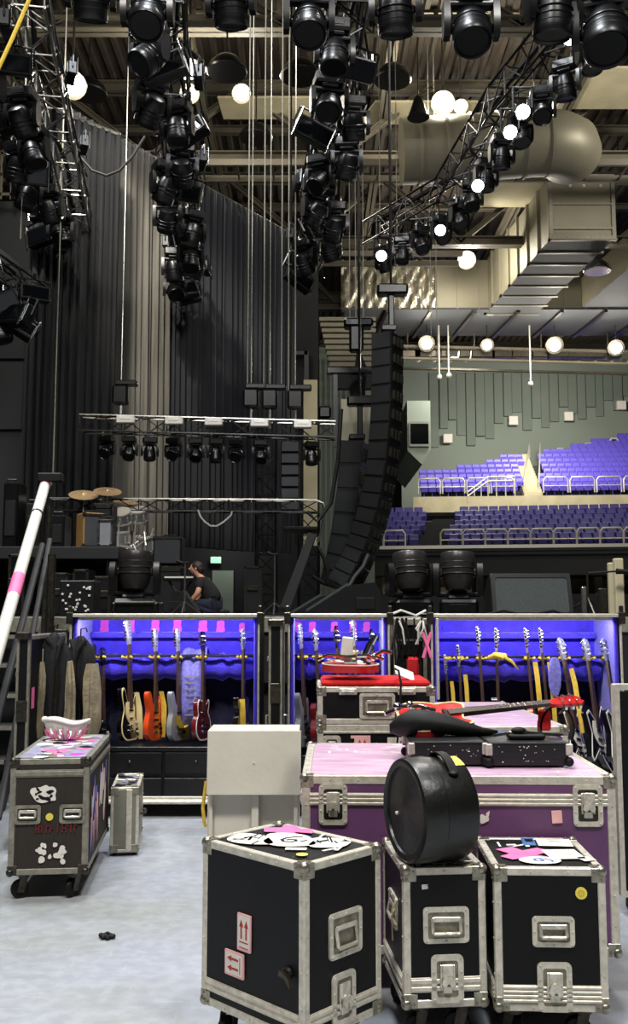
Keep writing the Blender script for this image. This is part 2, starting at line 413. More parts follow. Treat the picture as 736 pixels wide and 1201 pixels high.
def case(name, label, loc, yaw, w, d, h, z0, body='lam_black', alu='alu', t=.028, rails=(), tops=None, ball=.021, cast=True, cat='flight case', group=None, lid_rail=None, caps='cap_steel', trim=None):
    root = thing(name, label, cat, loc, yaw, group)
    b = MB()
    b.box((w/2,d/2,z0+h/2),(w-.006,d-.006,h-.006))
    b.build('body', M[body], root)
    e = MB()
    T = t
    for (x,sx) in ((0,1),(w,-1)):
        for (y,sy) in ((0,1),(d,-1)):
            e.box((x+sx*T/2,y+sy*T/2,z0+h/2),(T,T,h-.02), None, .003)
    for z,sz in ((z0,1),(z0+h,-1)):
        for (y,sy) in ((0,1),(d,-1)): e.box((w/2,y+sy*T/2,z+sz*T/2),(w-.02,T,T), None, .003)
        for (x,sx) in ((0,1),(w,-1)): e.box((x+sx*T/2,d/2,z+sz*T/2),(T,d-.02,T), None, .003)
    # rivets along the visible extrusions
    for f in ('front','right','left','top'):
        X = face(w,d,h,z0,f); W = w if f in ('front','top') else d; H = d if f == 'top' else h
        n = max(2,int(W/.11))
        for k in range(1,n):
            for vv in (T*.5, H-T*.5): e.ball(X @ Vector((W*k/n,-.0005,vv)), .0038, 4)
        n = max(2,int(H/.11))
        for k in range(1,n):
            for uu in (T*.5, W-T*.5): e.ball(X @ Vector((uu,-.0005,H*k/n)), .0038, 4)
    e.build('edge_trim', M[alu], root)
    if rails:
        for (v0,v1,ns) in rails:
            r = MB()
            for f in ('front','right','left','back'):
                X = face(w,d,h,z0,f); W = w if f in ('front','back') else d
                r.box((W/2,.001,(v0+v1)/2),(W-2*T*.9,.006,v1-v0), X, .001)
                for k in range(ns):
                    vv = v0+(v1-v0)*(k+.5)/ns
                    r.box((W/2,-.003,vv),(W-2*T*.9,.006,(v1-v0)/ns*.62), X, .002)
            r.build('closing_rail', M[trim or alu], root)
    for sx in (-1,1):
        for sy in (-1,1):
            for sz in (-1,1):
                corner_cap(root, (w if sx>0 else 0, d if sy>0 else 0, z0+h if sz>0 else z0), (sx,sy,sz), ball, .05, caps)
    if cast:
        for (x,y) in ((.075,.075),(w-.075,.075),(.075,d-.075),(w-.075,d-.075)): caster(root, x, y, z0, random.uniform(-1,1), min(.05,z0*.36))
    return root
def label_part(root, X, polys, name='sticker', lab=None, y=-.0035):
    if name.endswith('_artwork') or name == 'lid_scuffs':      # every separate sticker is a part of its own
        bb = [(min(p[0] for p in q[0])-.001,max(p[0] for p in q[0])+.001,min(p[1] for p in q[0])-.001,max(p[1] for p in q[0])+.001) for q in polys]
        gid = list(range(len(polys)))
        for i in range(len(polys)):
            for j in range(i):
                a, c = bb[i], bb[j]
                if a[0] < c[1] and c[0] < a[1] and a[2] < c[3] and c[2] < a[3] and gid[i] != gid[j]:
                    o_, n_ = gid[i], gid[j]; gid = [n_ if q == o_ else q for q in gid]
        for k in sorted(set(gid)): label_part(root, X, [p for p,q in zip(polys,gid) if q == k], 'sticker', None, y)
        return
    """polys: list of (polygon, material name, lift)"""
    mats = []; b = MB()
    for poly, mname, lift in polys:
        if mname not in mats: mats.append(mname)
        b.k = mats.index(mname)
        b.prism(poly, y-lift, y-lift+.0012 if lift else .001, X)
    o = b.build(name, [M[m] for m in mats], root, smooth=None)
    if lab: o['label'] = lab
    return o
def rot2(poly, a, cx, cz):
    c, s = math.cos(math.radians(a)), math.sin(math.radians(a))
    return [(cx+x*c-z*s, cz+x*s+z*c) for x,z in poly]
def rect2(w, h): return [(-w/2,-h/2),(w/2,-h/2),(w/2,h/2),(-w/2,h/2)]
def arrow(w, h): return [(-w*.22,-h/2),(w*.22,-h/2),(w*.22,h*.12),(w*.6,h*.12),(0,h/2),(-w*.6,h*.12),(-w*.22,h*.12)]
def rough_blob(r, n, amp, seed, sx=1, sz=1):
    g = random.Random(seed)
    return smooth_poly([((r*(1+g.uniform(-amp,amp)))*math.cos(2*PI*k/n)*sx, (r*(1+g.uniform(-amp,amp)))*math.sin(2*PI*k/n)*sz) for k in range(n)],3)
def cross_poly(L, w, seed):
    g = random.Random(seed); j = lambda: g.uniform(-.015,.015)
    a = w/2
    pts = [(-a,-L),(a,-L),(a,-a),(L,-a),(L,a),(a,a),(a,L),(-a,L),(-a,a),(-L,a),(-L,-a),(-a,-a)]
    return [(x+j(),z+j()) for x,z in pts]
def swirl_six(r, tw=.012):        # polygon of a curled six-like stroke
    pts = [( .55*r, .8*r),(.1*r,.75*r),(-.35*r,.35*r),(-.5*r,-.1*r),(-.25*r,-.5*r),(.2*r,-.5*r),(.42*r,-.2*r),(.3*r,.08*r),(-.02*r,.1*r),(-.2*r,-.12*r)]
    L, R = [], []
    for i,p in enumerate(pts):
        a = Vector(pts[max(0,i-1)]); b = Vector(pts[min(len(pts)-1,i+1)]); t = (b-a).normalized(); n = Vector((-t.y,t.x))
        L.append(tuple(Vector(p)+n*tw/2)); R.append(tuple(Vector(p)-n*tw/2))
    return L + R[::-1]
def strokes(root_polys, X, mname, u0, u1, v0, v1, n, seed, lift=.001, th=.012, ang=0):
    g = random.Random(seed)
    for k in range(n):
        cx, cz = g.uniform(u0,u1), g.uniform(v0,v1)
        root_polys.append((rot2(rect2(g.uniform(.03,.075), th*g.uniform(.6,1.3)), ang+g.choice((0,90,35,-40,10)), cx, cz), mname, lift+.0002*(k%3)))

# ---- case in front, standing cornerwise
A = case('flight_case', 'black flight case standing cornerwise in front with two red arrow labels on its side', (-.032,3.208,0), .801, .392, .528, .575, .14, rails=((.052,.095,2),))
AR, AL, AT = (face(.392,.528,.575,.14,f) for f in ('right','left','top'))
AF = face(.392,.528,.575,.14,'front')
recess_handle(A, AF, .20, .315, .165, .15)
latch(A, AF, .19, .105, .115, .17)
up = [(rrect(.235,.295,.07,.125,.004),'palepink',0),(rrect(.235,.297,.06,.108,.003),'paper',.0006)]
for dx in (-.013,.013): up.append((rot2(arrow(.018,.065),0,.235+dx,.305),'red_print',.0012))
up.append((rot2(rect2(.046,.004),0,.235,.262),'red_print',.0012)); up.append((rot2(rect2(.046,.003),0,.235,.244),'red_print',.0012))
label_part(A, AL, up, lab='upright white label with two red arrows pointing up')
sd = [(rrect(.185,.178,.1,.085,.004),'palepink',0),(rrect(.183,.178,.086,.07,.003),'paper',.0006)]
for dz in (-.016,.016): sd.append((rot2(arrow(.018,.058),90,.178,.178+dz),'red_print',.0012))
sd.append((rot2(rect2(.004,.056),0,.216,.178),'red_print',.0012))
label_part(A, AL, sd, lab='white label lying on its side with two red arrows pointing sideways')
b = MB(); X = AL
b.cyl(X@Vector((.45,0,.215)), X@Vector((.45,-.012,.215)), .022, .02, 14)
b.prism(rot2([(-.022,-.007),(.01,-.01),(.03,-.035),(.036,-.03),(.02,.0),(-.015,.012)],0,.452,.215), -.026, -.012, X)
b.build('twist_lock', M['dark_steel'], A)
pol = [(rot2(cross_poly(.098,.062,3),40,.30,.385),'pink',.0006)]
pol += [(rot2(rough_blob(.085,9,.18,5,1.0,1.3),0,.20,.27),'paper',.001),(rot2(swirl_six(.062,.013),-60,.20,.27),'lam_black',.0018)]
pol += [(rot2(rough_blob(.075,8,.25,8,1.0,1.3),0,.115,.39),'paper',.001),(rot2(rough_blob(.07,8,.25,9,1.2,1.0),0,.27,.135),'paper',.001)]
strokes(pol, AT, 'paper', .05,.2,.3,.47, 9, 11, ang=25); strokes(pol, AT, 'paper', .2,.34,.06,.24, 12, 12, ang=-10)
strokes(pol, AT, 'lam_black', .06,.16,.33,.44, 5, 21, .002, .006, 20); strokes(pol, AT, 'lam_black', .23,.33,.1,.18, 5, 22, .002, .006, 50)
pol += [(rot2(rect2(.075,.03),-50,.125,.165),'paper',.001),(disc(.085,.095,.021,16),'yellow',.001)]
label_part(A, AT, pol, 'lid_artwork')
# ---- narrow case carrying the drum
B = case('flight_case', 'narrow black flight case with the round drum case on top', (.321,3.512,0), .089, .305, .45, .487, .14, rails=((.054,.105,2),))
BF, BT, BL_ = (face(.305,.45,.487,.14,f) for f in ('front','top','left'))
recess_handle(B, BF, .156, .285, .168, .125)
latch(B, BF, .158, .10, .118, .165)
label_part(B, BF, [(rot2(rect2(.022,.016),8,.08,.42),'paper',0)], lab='scrap of white tape')
pol = []
strokes(pol, BT, 'paper', .06,.25,.045,.075, 10, 31, .0, .016)
label_part(B, BT, pol, 'lid_artwork')
b = MB()
b.tube([BL_@Vector(p) for p in ((.33,-.004,.34),(.335,-.02,.31),(.34,-.022,.28),(.33,-.02,.24),(.345,-.02,.2))], .003, 5)
b.tube([BL_@Vector(p) for p in ((.36,-.01,.26),(.335,-.024,.285),(.31,-.012,.30))], .004, 5)
b.build('cable_tie', M['cream'], B)
recess_handle(B, BL_, .25, .285, .16, .12)
# ---- wider case on the right
Cc = case('flight_case', 'black flight case at front right with a pink cross and papers on its lid', (.646,3.496,0), -.037, .398, .465, .493, .14, rails=((.0295,.06,2),(.06,.09,2)))
CF, CT = face(.398,.465,.493,.14,'front'), face(.398,.465,.493,.14,'top')
recess_handle(Cc, CF, .208, .274, .15, .105)
latch(Cc, CF, .208, .085, .122, .168)
label_part(Cc, CF, [(disc(.31,.407,.021,20),'yellow',0),(disc(.31,.407,.012,14),'yellow_web',.0008),(rot2(rect2(.003,.012),0,.307,.407),'yellow',.0014),(rot2(rect2(.003,.012),0,.313,.407),'yellow',.0014)], lab='round yellow sticker')
pol = [(rot2(cross_poly(.115,.075,6),38,.15,.2),'pink',.0006),(rot2(rough_blob(.07,14,.03,5,1.1,.8),0,.185,.1),'paper',.0012),(rot2(swirl_six(.048,.011),-90,.19,.1),'blue_print',.002)]
pol += [(rot2(rect2(.135,.13),-4,.295,.4),'paper',.001),(rot2(rect2(.05,.13),-4,.195,.41),'blue_print',.001),(rot2(rect2(.03,.05),-4,.2,.43),'lam_black',.0016),(rot2(rect2(.13,.15),6,.29,.2),'paper',.001),(rot2(rect2(.05,.06),20,.36,.13),'paper',.001)]
for k in range(4): pol.append((rot2(rect2(.05,.005),-4,.30,.445-k*.026),'silver_lac',.0018)); pol.append((rot2(rect2(.06,.004),6,.29,.245-k*.03),'silver_lac',.0018))
strokes(pol, CT, 'paper', .07,.2,.33,.45, 6, 41, .0, .014)
label_part(Cc, CT, [([(x,z*.91) for x,z in p],m_,l_) for p,m_,l_ in pol], 'lid_artwork')
# ---- the big purple case
D = case('flight_case', 'large purple flight case with a scuffed lilac lid behind the black cases', (-.051,3.995,0), -.022, 1.294, .968, .713, .16, body='lam_purple', t=.036, rails=((.592,.642,3),), ball=.022)
DF, DT = face(1.294,.968,.713,.16,'front'), face(1.294,.968,.713,.16,'top')
b = MB(); b.box((.647,.0015,.484),(1.22,.004,.93), DT, 0); b.build('lid_panel', M['lam_pink'], D)
latch(D, DF, .13, .596, .118, .165, True); latch(D, DF, 1.178, .596, .122, .168, True)
label_part(D, DF, [(rot2(rect2(.042,.05),3,1.05,.55),'palepink',0)], lab='torn square of pale tape')
label_part(D, DF, [(rot2(rough_blob(.018,11,.5,4,1.6,.8),0,.75,.54),'paper',0),(rot2(rough_blob(.012,9,.5,8,.7,1.4),20,.73,.555),'paper',0.0004),(rot2(rough_blob(.012,9,.5,9,.6,1.6),-20,.765,.555),'paper',.0006)], lab='scrap of torn white sticker')
pol = []
strokes(pol, DT, 'paper', .1,.5,.55,.9, 14, 51, .0002, .01); strokes(pol, DT, 'paper', 1.0,1.22,.1,.8, 10, 52, .0002, .008)
label_part(D, DT, pol, 'lid_scuffs', y=-.0014)
# ---- the case at left, with a mask on its lid
L = case('flight_case', 'dark ribbed flight case with white stickers, a basket-like mask on its lid', (-1.652,5.228,0), .104, .422, 1.016, .614, .135, body='carpet_brown', alu='alu_dull', t=.032, rails=((.515,.555,1),), ball=.022, caps='dark_steel')
LF, LT, LR = (face(.422,1.016,.614,.135,f) for f in ('front','top','right'))
recess_handle(L, LF, .098, .318, .14, .1, 'alu_dull', 'dark_steel'); recess_handle(L, LF, .338, .318, .14, .1, 'alu_dull', 'dark_steel')
label_part(L, LF, [(disc(.215,.304,.02,18),'yellow',0)], lab='round yellow sticker')
pol = [(rot2(rough_blob(.05,12,.22,3,1.35,.85),-10,.185,.425),'paper',0),(disc(.222,.44,.026,16),'paper',.0006)]
gq = random.Random(14)
for k in range(11): pol.append((rot2(rough_blob(gq.uniform(.006,.014),7,.3,40+k,gq.uniform(.8,2.2),.7),gq.uniform(-60,60),.185+gq.uniform(-.055,.04),.425+gq.uniform(-.03,.03)),'lam_black',.001+.0001*k))
label_part(L, LF, pol, lab='ragged white curled figure sticker')
pol = []
g = random.Random(5)
for k in range(16): pol.append((rot2(rough_blob(g.uniform(.008,.018),7,.3,60+k,g.uniform(.7,1.6),1),g.uniform(0,90),.225+g.uniform(-.07,.07),.115+g.uniform(-.05,.045)),'paper',.0002*(k%4)))
label_part(L, LF, pol, lab='broken up white sticker')
pol = []
for k,x in enumerate((.145,.16,.175,.2,.222,.26,.285,.305,.33,.35)):
    hh = .042
    pol.append((rot2(rect2(.008,hh),0,x,.243),'red_stencil',0))
    if k%3 != 2: pol.append((rot2(rect2(.016,.008),0,x+.006,.243+(.015 if k%2 else -.0)),'red_stencil',0))
label_part(L, LF, pol, 'stencil', 'faded red stencilled letters')
pol = [(rot2(rect2(.36,.93),0,.211,.508),'lid_lavender',0)]
for k in range(54):
    mm = g.choice(('hotpink','pink','paper','silver_lac','grey_panel','lam_black','pink','paper','paper'))
    pol.append((rot2(rough_blob(g.uniform(.022,.045),7,.25,90+k,g.uniform(.8,1.4),g.uniform(.8,1.6)),g.uniform(0,90),g.uniform(.07,.35),.05+.92*((k*.618)%1)),mm,.0006+.0001*(k%5)))
label_part(L, LT, pol, 'lid_artwork', y=-.001)
pol = []
for k in range(22):
    mm = g.choice(('palepink','paper','silver_lac','towel','palepink','paper'))
    pol.append((rot2(rough_blob(g.uniform(.02,.045),7,.3,130+k,g.uniform(.7,1.2),g.uniform(1.2,3)),g.uniform(-15,15),g.uniform(.1,.9),g.uniform(.2,.46)),mm,.0006+.0001*(k%5)))
for k in range(7): pol.append((rot2([(-.012,.07),(.012,.07),(.003,-.09)],0,.12+.05*k,.2+.05*math.sin(k*2)),'palepink',.0014))
label_part(L, LR, pol, 'side_artwork', y=-.001)
# ---- slim aluminium case on the floor
S = case('aluminium_case', 'slim grey aluminium case standing upright on the floor', (-1.30,6.16,0), .129, .179, .543, .405, .022, body='grey_panel', t=.02, ball=.014, cast=False, cat='case', group=None)
SF, ST = face(.179,.543,.405,.022,'front'), face(.179,.543,.405,.022,'top')
b = MB(); b.box((.118,-.002,.2),(.036,.008,.385), SF, .002); b.build('closing_rail', M['alu'], S)
b = MB()
for x in (.03,.149):
    for y in (.05,.49): b.cyl((x,y,0),(x,y,.024),.012,.014,10)
b.build('foot', M['rubber'], S)
pol = []
for k in range(34):
    mm = g.choice(('towel','silver_lac','lam_black','denim','paper'))
    pol.append((rot2(rough_blob(g.uniform(.012,.024),6,.3,170+k,1,1.5),g.uniform(0,90),g.uniform(.03,.15),g.uniform(.03,.51)),mm,.0006+.0001*(k%5)))
label_part(S, ST, pol, 'top_artwork', y=-.001)
SR = face(.179,.543,.405,.022,'right')
b = MB(); b.tube([SR@Vector(p) for p in ((.2,0,.2),(.2,-.03,.2),(.34,-.03,.2),(.34,0,.2))], .007, 6); b.build('handle', M['dark_steel'], S)
# ---- basket-like mask on the left case
def mask(loc, rz):
    r = thing('mesh_mask', 'white and pink openwork mask like a basket lying on the left case', 'mask', loc, rz)
    b = MB(); n = 28; rings = []
    prof = [(.035,.0),(.068,.012),(.098,.04),(.118,.078),(.128,.112),(.135,.13)]
    def rad(k): return 1+.16*math.cos(2*(2*PI*k/n))
    def top(k):
        a = 2*PI*k/n
        return .03*max(0,math.cos(a-PI))**2 + .012*math.cos(3*a)
    for rr,z in prof:
        rings.append([(rr*rad(k)*math.cos(2*PI*k/n)*1.05, rr*rad(k)*math.sin(2*PI*k/n)*.8, z + top(k)*(z/.13)) for k in range(n)])
    vs = [p for q in rings for p in q]; fs = []
    hole = random.Random(2)
    for a in range(len(prof)-1):
        for k in range(n):
            if a in (2,) and (k%3 == 1): continue
            if a == 1 and k%4 == 2: continue
            j = (k+1)%n
            fs.append((a*n+k, a*n+j, (a+1)*n+j, (a+1)*n+k))
    fs.append(tuple(range(n))[::-1])
    b.add(vs, fs)
    o = b.build('shell', M['white'], r)
    md = o.modifiers.new('thick','SOLIDIFY'); md.thickness = .008
    p = MB()
    for k in range(0,n,2):
        a = 2*PI*k/n
        f = rad(k)
        p.tube([(.072*f*math.cos(a)*1.05,.072*f*math.sin(a)*.8-.0,.008),(.104*f*math.cos(a+.1)*1.06,.104*f*math.sin(a+.1)*.81,.04),(.121*f*math.cos(a-.05)*1.06,.121*f*math.sin(a-.05)*.82,.078)], .0055, 5)
    p.build('pink_lattice', M['pink'], r)
    t = MB(); t.tube([(.137*rad(k)*math.cos(2*PI*k/n)*1.05,.137*rad(k)*math.sin(2*PI*k/n)*.8,.131+top(k)) for k in range(n)], .008, 6, closed=True)
    t.build('rim', M['white'], r)
    e = MB(); e.ball((-.15,.0,.15),.022,7,(1.2,.8,1)); e.ball((.15,0,.125),.02,7,(1.3,.8,.8)); e.build('strap_lug', M['white'], r)
    return r
q = PZ(77, 868, .752)
mask((q.x, q.y, .7535), .2).scale = (.86,.86,.86)
# ---- snare drum case on the narrow case
def drum_case():
    r = thing('drum_case', 'round black plastic drum case standing on edge on the narrow case', 'drum case', (.435,3.61,.6285), 0)
    R = .188; Ln = .225
    ax = Vector((-math.sin(math.radians(70)), -math.cos(math.radians(70)), 0)); 
    yv = Vector((0,0,1)).cross(ax)
    X = XF((0,0,R), yv, Vector((0,0,1)), ax)     # local z = axis, towards the left
    X = Matrix(((yv.x,0,ax.x,0),(yv.y,0,ax.y,0),(yv.z,1,ax.z,R),(0,0,0,1)))
    h = Ln/2
    b = MB()
    b.lathe([(.0,-h-.012),(.1,-h-.012),(R-.025,-h-.006),(R-.006,-h+.006),(R,-h+.025),(R,.018),(R-.002,.02)], 48, X); b.build('shell', M['plastic_soft'], r)
    c = MB(); c.lathe([(R-.002,.0205),(R+.004,.022),(R+.004,.03),(R+.003,h-.02),(R-.002,h-.006),(R-.012,h),(R-.03,h-.004),(R-.034,h-.012),(.05,h-.006),(.03,h-.0),(0,h)], 48, X); c.build('lid', M['plastic_soft'], r)
    s = MB()
    pts = []
    for k in range(11):
        a = math.radians(-12+52*k/10)
        pts.append((R+.006+.012*math.sin(PI*k/10), a))
    rings = []
    for rr,a in pts:
        ring = []
        for (dz,dr) in ((-.05,0),(-.016,0),(-.016,.006),(-.05,.006)):
            ring.append(X @ Vector(((rr+dr)*math.sin(a), (rr+dr)*math.cos(a), dz)))
        rings.append(ring)
    s.loft(rings)
    for a in (-12,40):
        aa = math.radians(a); c0 = X @ Vector(((R+.004)*math.sin(aa),(R+.004)*math.cos(aa),-.033))
        s.ball(c0, .02, 7, (1,1,.5))
    s.build('carry_strap', M['rubber'], r)
    y = MB(); rings = []
    for k in range(5):
        a = math.radians(4+6*k)
        rings.append([X @ Vector(((R+dr)*math.sin(a),(R+dr)*math.cos(a),dz)) for dz,dr in ((-.1,.0005),(-.052,.0005),(-.052,.002),(-.1,.002))])
    y.loft(rings); o = y.build('sticker', M['yellow'], r); o['label'] = 'yellow paper label'
    w = MB(); w.ball(X @ Vector((-.06,-.02,h-.004)), .008, 6, (1,1,1)); w.build('valve', M['white'], r)
    return r
drum_case()
# ---- pink lidded case farther back
Fk = case('flight_case', 'lilac lidded flight case behind the purple case, under the guitar neck', (.70,5.15,0), .05, .68, 1.4, .77, .16, body='lam_purple', t=.034, rails=((.65,.69,3),))
FT = face(.68,1.4,.77,.16,'top')
b = MB(); b.box((.34,.0015,.7),(.61,.004,1.33), FT, 0); b.build('lid_panel', M['lam_pink'], Fk)
pol = [(rot2(rect2(.3,.4),12,.36,.9),'silver_lac',0),(rot2(rect2(.2,.3),-8,.22,1.1),'paper',.0006)]
strokes(pol, FT, 'paper', .1,.55,.2,1.2, 16, 61, .0008, .014)
label_part(Fk, FT, pol, 'lid_scuffs', y=-.0014)
# ---- stack behind: lower trunk and the shallow case with red lining
E1 = case('flight_case', 'black flight case under the shallow case with the red guitar', (.02,5.35,0), 0, .66, .5, .77, .15, t=.034, rails=((.72,.7365,1),), ball=.022)
E1F = face(.66,.5,.77,.15,'front')
latch(E1, E1F, .08, .63, .1, .16)
pol = [(rot2(rect2(.11,.13),0,.24,.645),'palepink',0),(rot2(rect2(.02,.1),0,.195,.645),'lam_black',.0008)]
for dx in (.0,.028): pol.append((rot2(arrow(.022,.08),0,.235+dx,.65),'red_print',.0008))
pol.append((rot2(rect2(.06,.008),0,.25,.597),'red_print',.0008))
label_part(E1, E1F, pol, lab='pale label with red arrows')
label_part(E1, E1F, [(rot2(rect2(.12,.11),0,.45,.645),'white_paint',0),(rot2(rect2(.08,.012),0,.45,.665),'silver_lac',.0008),(rot2(rect2(.09,.01),0,.45,.645),'silver_lac',.0008)], lab='square off-white paper label')
label_part(E1, E1F, [(rot2(rect2(.06,.03),0,.49,.665),'green_dark',0)], lab='small green sticker')
E2 = case('flight_case', 'shallow black case with aluminium edges and red lining under the red guitar', (.02,5.35,.0), 0, .66, .5, .205, .923, t=.03, ball=.02, cast=False, alu='alu')
E2F = face(.66,.5,.205,.923,'front')
recess_handle(E2, E2F, .335, .1, .2, .14)
for u in (.17,.5):
    b = MB(); b.box((u,-.008,.18),(.1,.014,.035), E2F, .003); b.cyl(E2F@Vector((u-.035,-.018,.18)), E2F@Vector((u+.035,-.018,.18)), .007, .007, 8); b.build('clasp', M['steel'], E2)
b = MB()
vs = []
b.box((.33,.25,.923+.205+.018),(.62,.46,.034), None, .014); b.build('red_lining', M['red_felt'], E2)
# ---- off-white plywood crate with a hinged flap
def crate():
    r = thing('plywood_crate', 'off-white plywood crate with its front flap hanging over the upper half', 'crate', (-.685,6.2,0), 0)
    w, d, h = .59, .3, .785
    b = MB()
    b.box((.01,d/2,h/2),(.02,d,h),None,.002); b.box((w-.01,d/2,h/2),(.02,d,h),None,.002)
    b.box((w/2,d/2,h-.01),(w-.04,d,.02),None,.002); b.box((w/2,d/2,.01),(w-.04,d,.02),None,.002)
    b.box((w/2,d-.01,h/2),(w-.04,.02,h-.04),None,.002)
    b.build('body', M['white_paint'], r)
    b = MB()
    for x,ww in ((.022,.025),(w*.52,.045),(w-.022,.025)): b.box((x,-.006,.2),(ww,.012,.4),None,.002)
    b.box((w/2,-.0055,.02),(w,.01,.04),None,.002)
    b.build('stile', M['white_paint'], r)
    b = MB(); b.box((.16,.03,.2),(.27,.012,.36),None,.001); b.box((.44,.06,.2),(.25,.012,.36),None,.001); b.build('lower_panel', M['white_paint'], r)
    b = MB(); X = TR(0,-.02,h) @ rotm('X',-5)
    b.box((w/2+.006,-.008,-.2),(w+.012,.018,.4), X, .003); b.cyl(X@Vector((.3,-.018,-.2)), X@Vector((.3,-.024,-.2)), .006, .006, 8)
    b.build('flap', M['white_paint'], r)
    t = MB(); t.tube([(-.012,.02,.46),(-.02,.0,.38),(-.028,-.012,.3),(-.02,-.016,.22),(-.01,0,.18)], .012, 6); t.build('pull_strap', M['yellow_web'], r)
crate()
# ================================================================ setting
def sbox(name, x0, x1, y0, y1, z0, z1, m, ch=0):
    b = MB(); b.box(((x0+x1)/2,(y0+y1)/2,(z0+z1)/2),(x1-x0,y1-y0,z1-z0),None,ch)
    return struct(b.build(name, M[m]))
sbox('floor', -30, 34, -14, 78, -.3, 0, 'floor')
# stage platform with a pale front edge
sbox('stage_platform', -14, 4.6, 8.75, 27.5, .9, 1.49, 'stage_black')
sbox('stage_skirt', -14, 4.6, 8.85, 8.9, 0, .9, 'black_wall')
sbox('stage_edge_trim', -14, 4.6, 8.72, 8.75, 1.36, 1.5, 'alu_dull', .005)
# outer walls of the arena
sbox('wall_left', -30.3, -30, -14, 78, 0, 21, 'black_wall')
sbox('wall_right', 34, 34.3, -14, 78, 0, 21, 'dark_wall')
sbox('wall_behind', -30, 34, -14.3, -14, 0, 21, 'dark_wall')
sbox('wall_far', -30, 34, 78, 78.3, 0, 21, 'dark_wall')
# corrugated roof deck
def roof():
    b = MB(); x = -30.0; prof = []
    while x < 34:
        prof += [(x,21.0),(x+.16,21.0),(x+.22,21.16),(x+.42,21.16)]; x += .48
    rings = [[(px,-14,z) for px,z in prof],[(px,78,z) for px,z in prof]]
    b.loft(rings, caps=False, closed=False)
    b.box((2,32,21.4),(64,92,.3))
    struct(b.build('ceiling', M['deck'], smooth=None))
roof()
def ibeam(b, p0, p1, h, w, t=.05):
    p0, p1 = Vector(p0), Vector(p1); d = (p1-p0); L_ = d.length; d.normalize()
    side = d.cross(Vector((0,0,1))); side = side.normalized() if side.length > .1 else Vector((1,0,0))
    up = side.cross(d)
    X = XF((p0+p1)/2, d, side, up)
    b.box((0,0,h/2-t/2),(L_,w,t),X); b.box((0,0,-h/2+t/2),(L_,w,t),X); b.box((0,0,0),(L_,t,h),X)
def roof_truss(Y, zb, zt, ph):
    b = MB()
    ibeam(b,(-30,Y,zb),(34,Y,zb),.4,.45); ibeam(b,(-30,Y,zt),(34,Y,zt),.4,.45)
    x = -28+ph; s = 0
    while x < 33:
        a, c = (zb,zt) if s%2 == 0 else (zt,zb)
        ibeam(b,(x,Y,a),(x+3.4,Y,c),.22,.22)
        x += 3.4; s += 1
    struct(b.build('roof_beam', M['beam'], smooth=None))
for Y,zb,zt,ph in ((25.5,18.4,20.7,0),(32.5,17.9,20.6,1.6),(39.5,17.6,20.5,.4),(47,17.2,20.5,2.2),(55,17.4,20.5,1)):
    roof_truss(Y, zb, zt, ph)
b = MB()
for x in (-24,-17,-10.5,-4,2.5,9,16,23,30): ibeam(b,(x,-13,19.6),(x,77,19.6),.5,.35)
struct(b.build('roof_purlin', M['beam'], smooth=None))
b = MB()
for Y in (19,22.3,28.8,35.8,43): ibeam(b,(-30,Y,20.75),(34,Y,20.75),.3,.3)
struct(b.build('roof_joist', M['beam'], smooth=None))
# catwalk edges
b = MB()
for Y,z in ((30.2,16.6),(31.4,16.6),(36.5,15.9),(37.6,15.9)):
    b.box((-9,Y,z),(42 if Y<33 else 30,.12,.22))
for k in range(34): b.box((-29+k*1.2,30.8,16.55),(.06,1.2,.06))
struct(b.build('catwalk', M['beam'], smooth=None))

# ---- sage back wall of the arena with stepped panels
YW = 66.0
def wx(px, Y): return P(px, 500, Y).x
sbox('wall_back', wx(470,YW), 34, YW, YW+.3, 6, 20.5, 'green_wall')
steps = [(503,514,525),(515,525,503),(525,535,493),(535,546,511),(546,557,523),(557,568,512),(568,579,515),(579,590,497),(590,600,489),(600,612,484),(612,623,505),(623,634,491),(634,644,502),(644,655,495),(655,666,478),(666,677,486),(677,687,492),(687,698,478),(698,708,489),(708,719,470),(719,730,482),(730,744,465)]
b = MB()
for i,(x0,x1,yb) in enumerate(steps):
    zb = P(x0,yb,YW).z; zt = 18.6
    dd = .12 + .07*(i%3)
    b.box(((wx(x0,YW)+wx(x1,YW))/2, YW-dd/2, (zb+zt)/2),(wx(x1,YW)-wx(x0,YW)-.03, dd, zt-zb),None,.03)
struct(b.build('wall_panelling', M['green_dark'], smooth=None))
for k,(px,py) in enumerate(((525,514),(602,493),(667,488),(729,475))):
    c = P(px,py,YW-.55); r = thing('wall_speaker', 'white square wall box, %s from the booth end of the sage wall' % nth(k+1), 'wall box', c, 0, 'white squares on the sage wall')
    b = MB(); b.box((0,.15,0),(.66,.3,.66),None,.03); b.build('cabinet', M['white'], r)
    b = MB(); b.box((0,-.01,0),(.56,.02,.56),None,.008); b.build('grille', M['paper'], r)
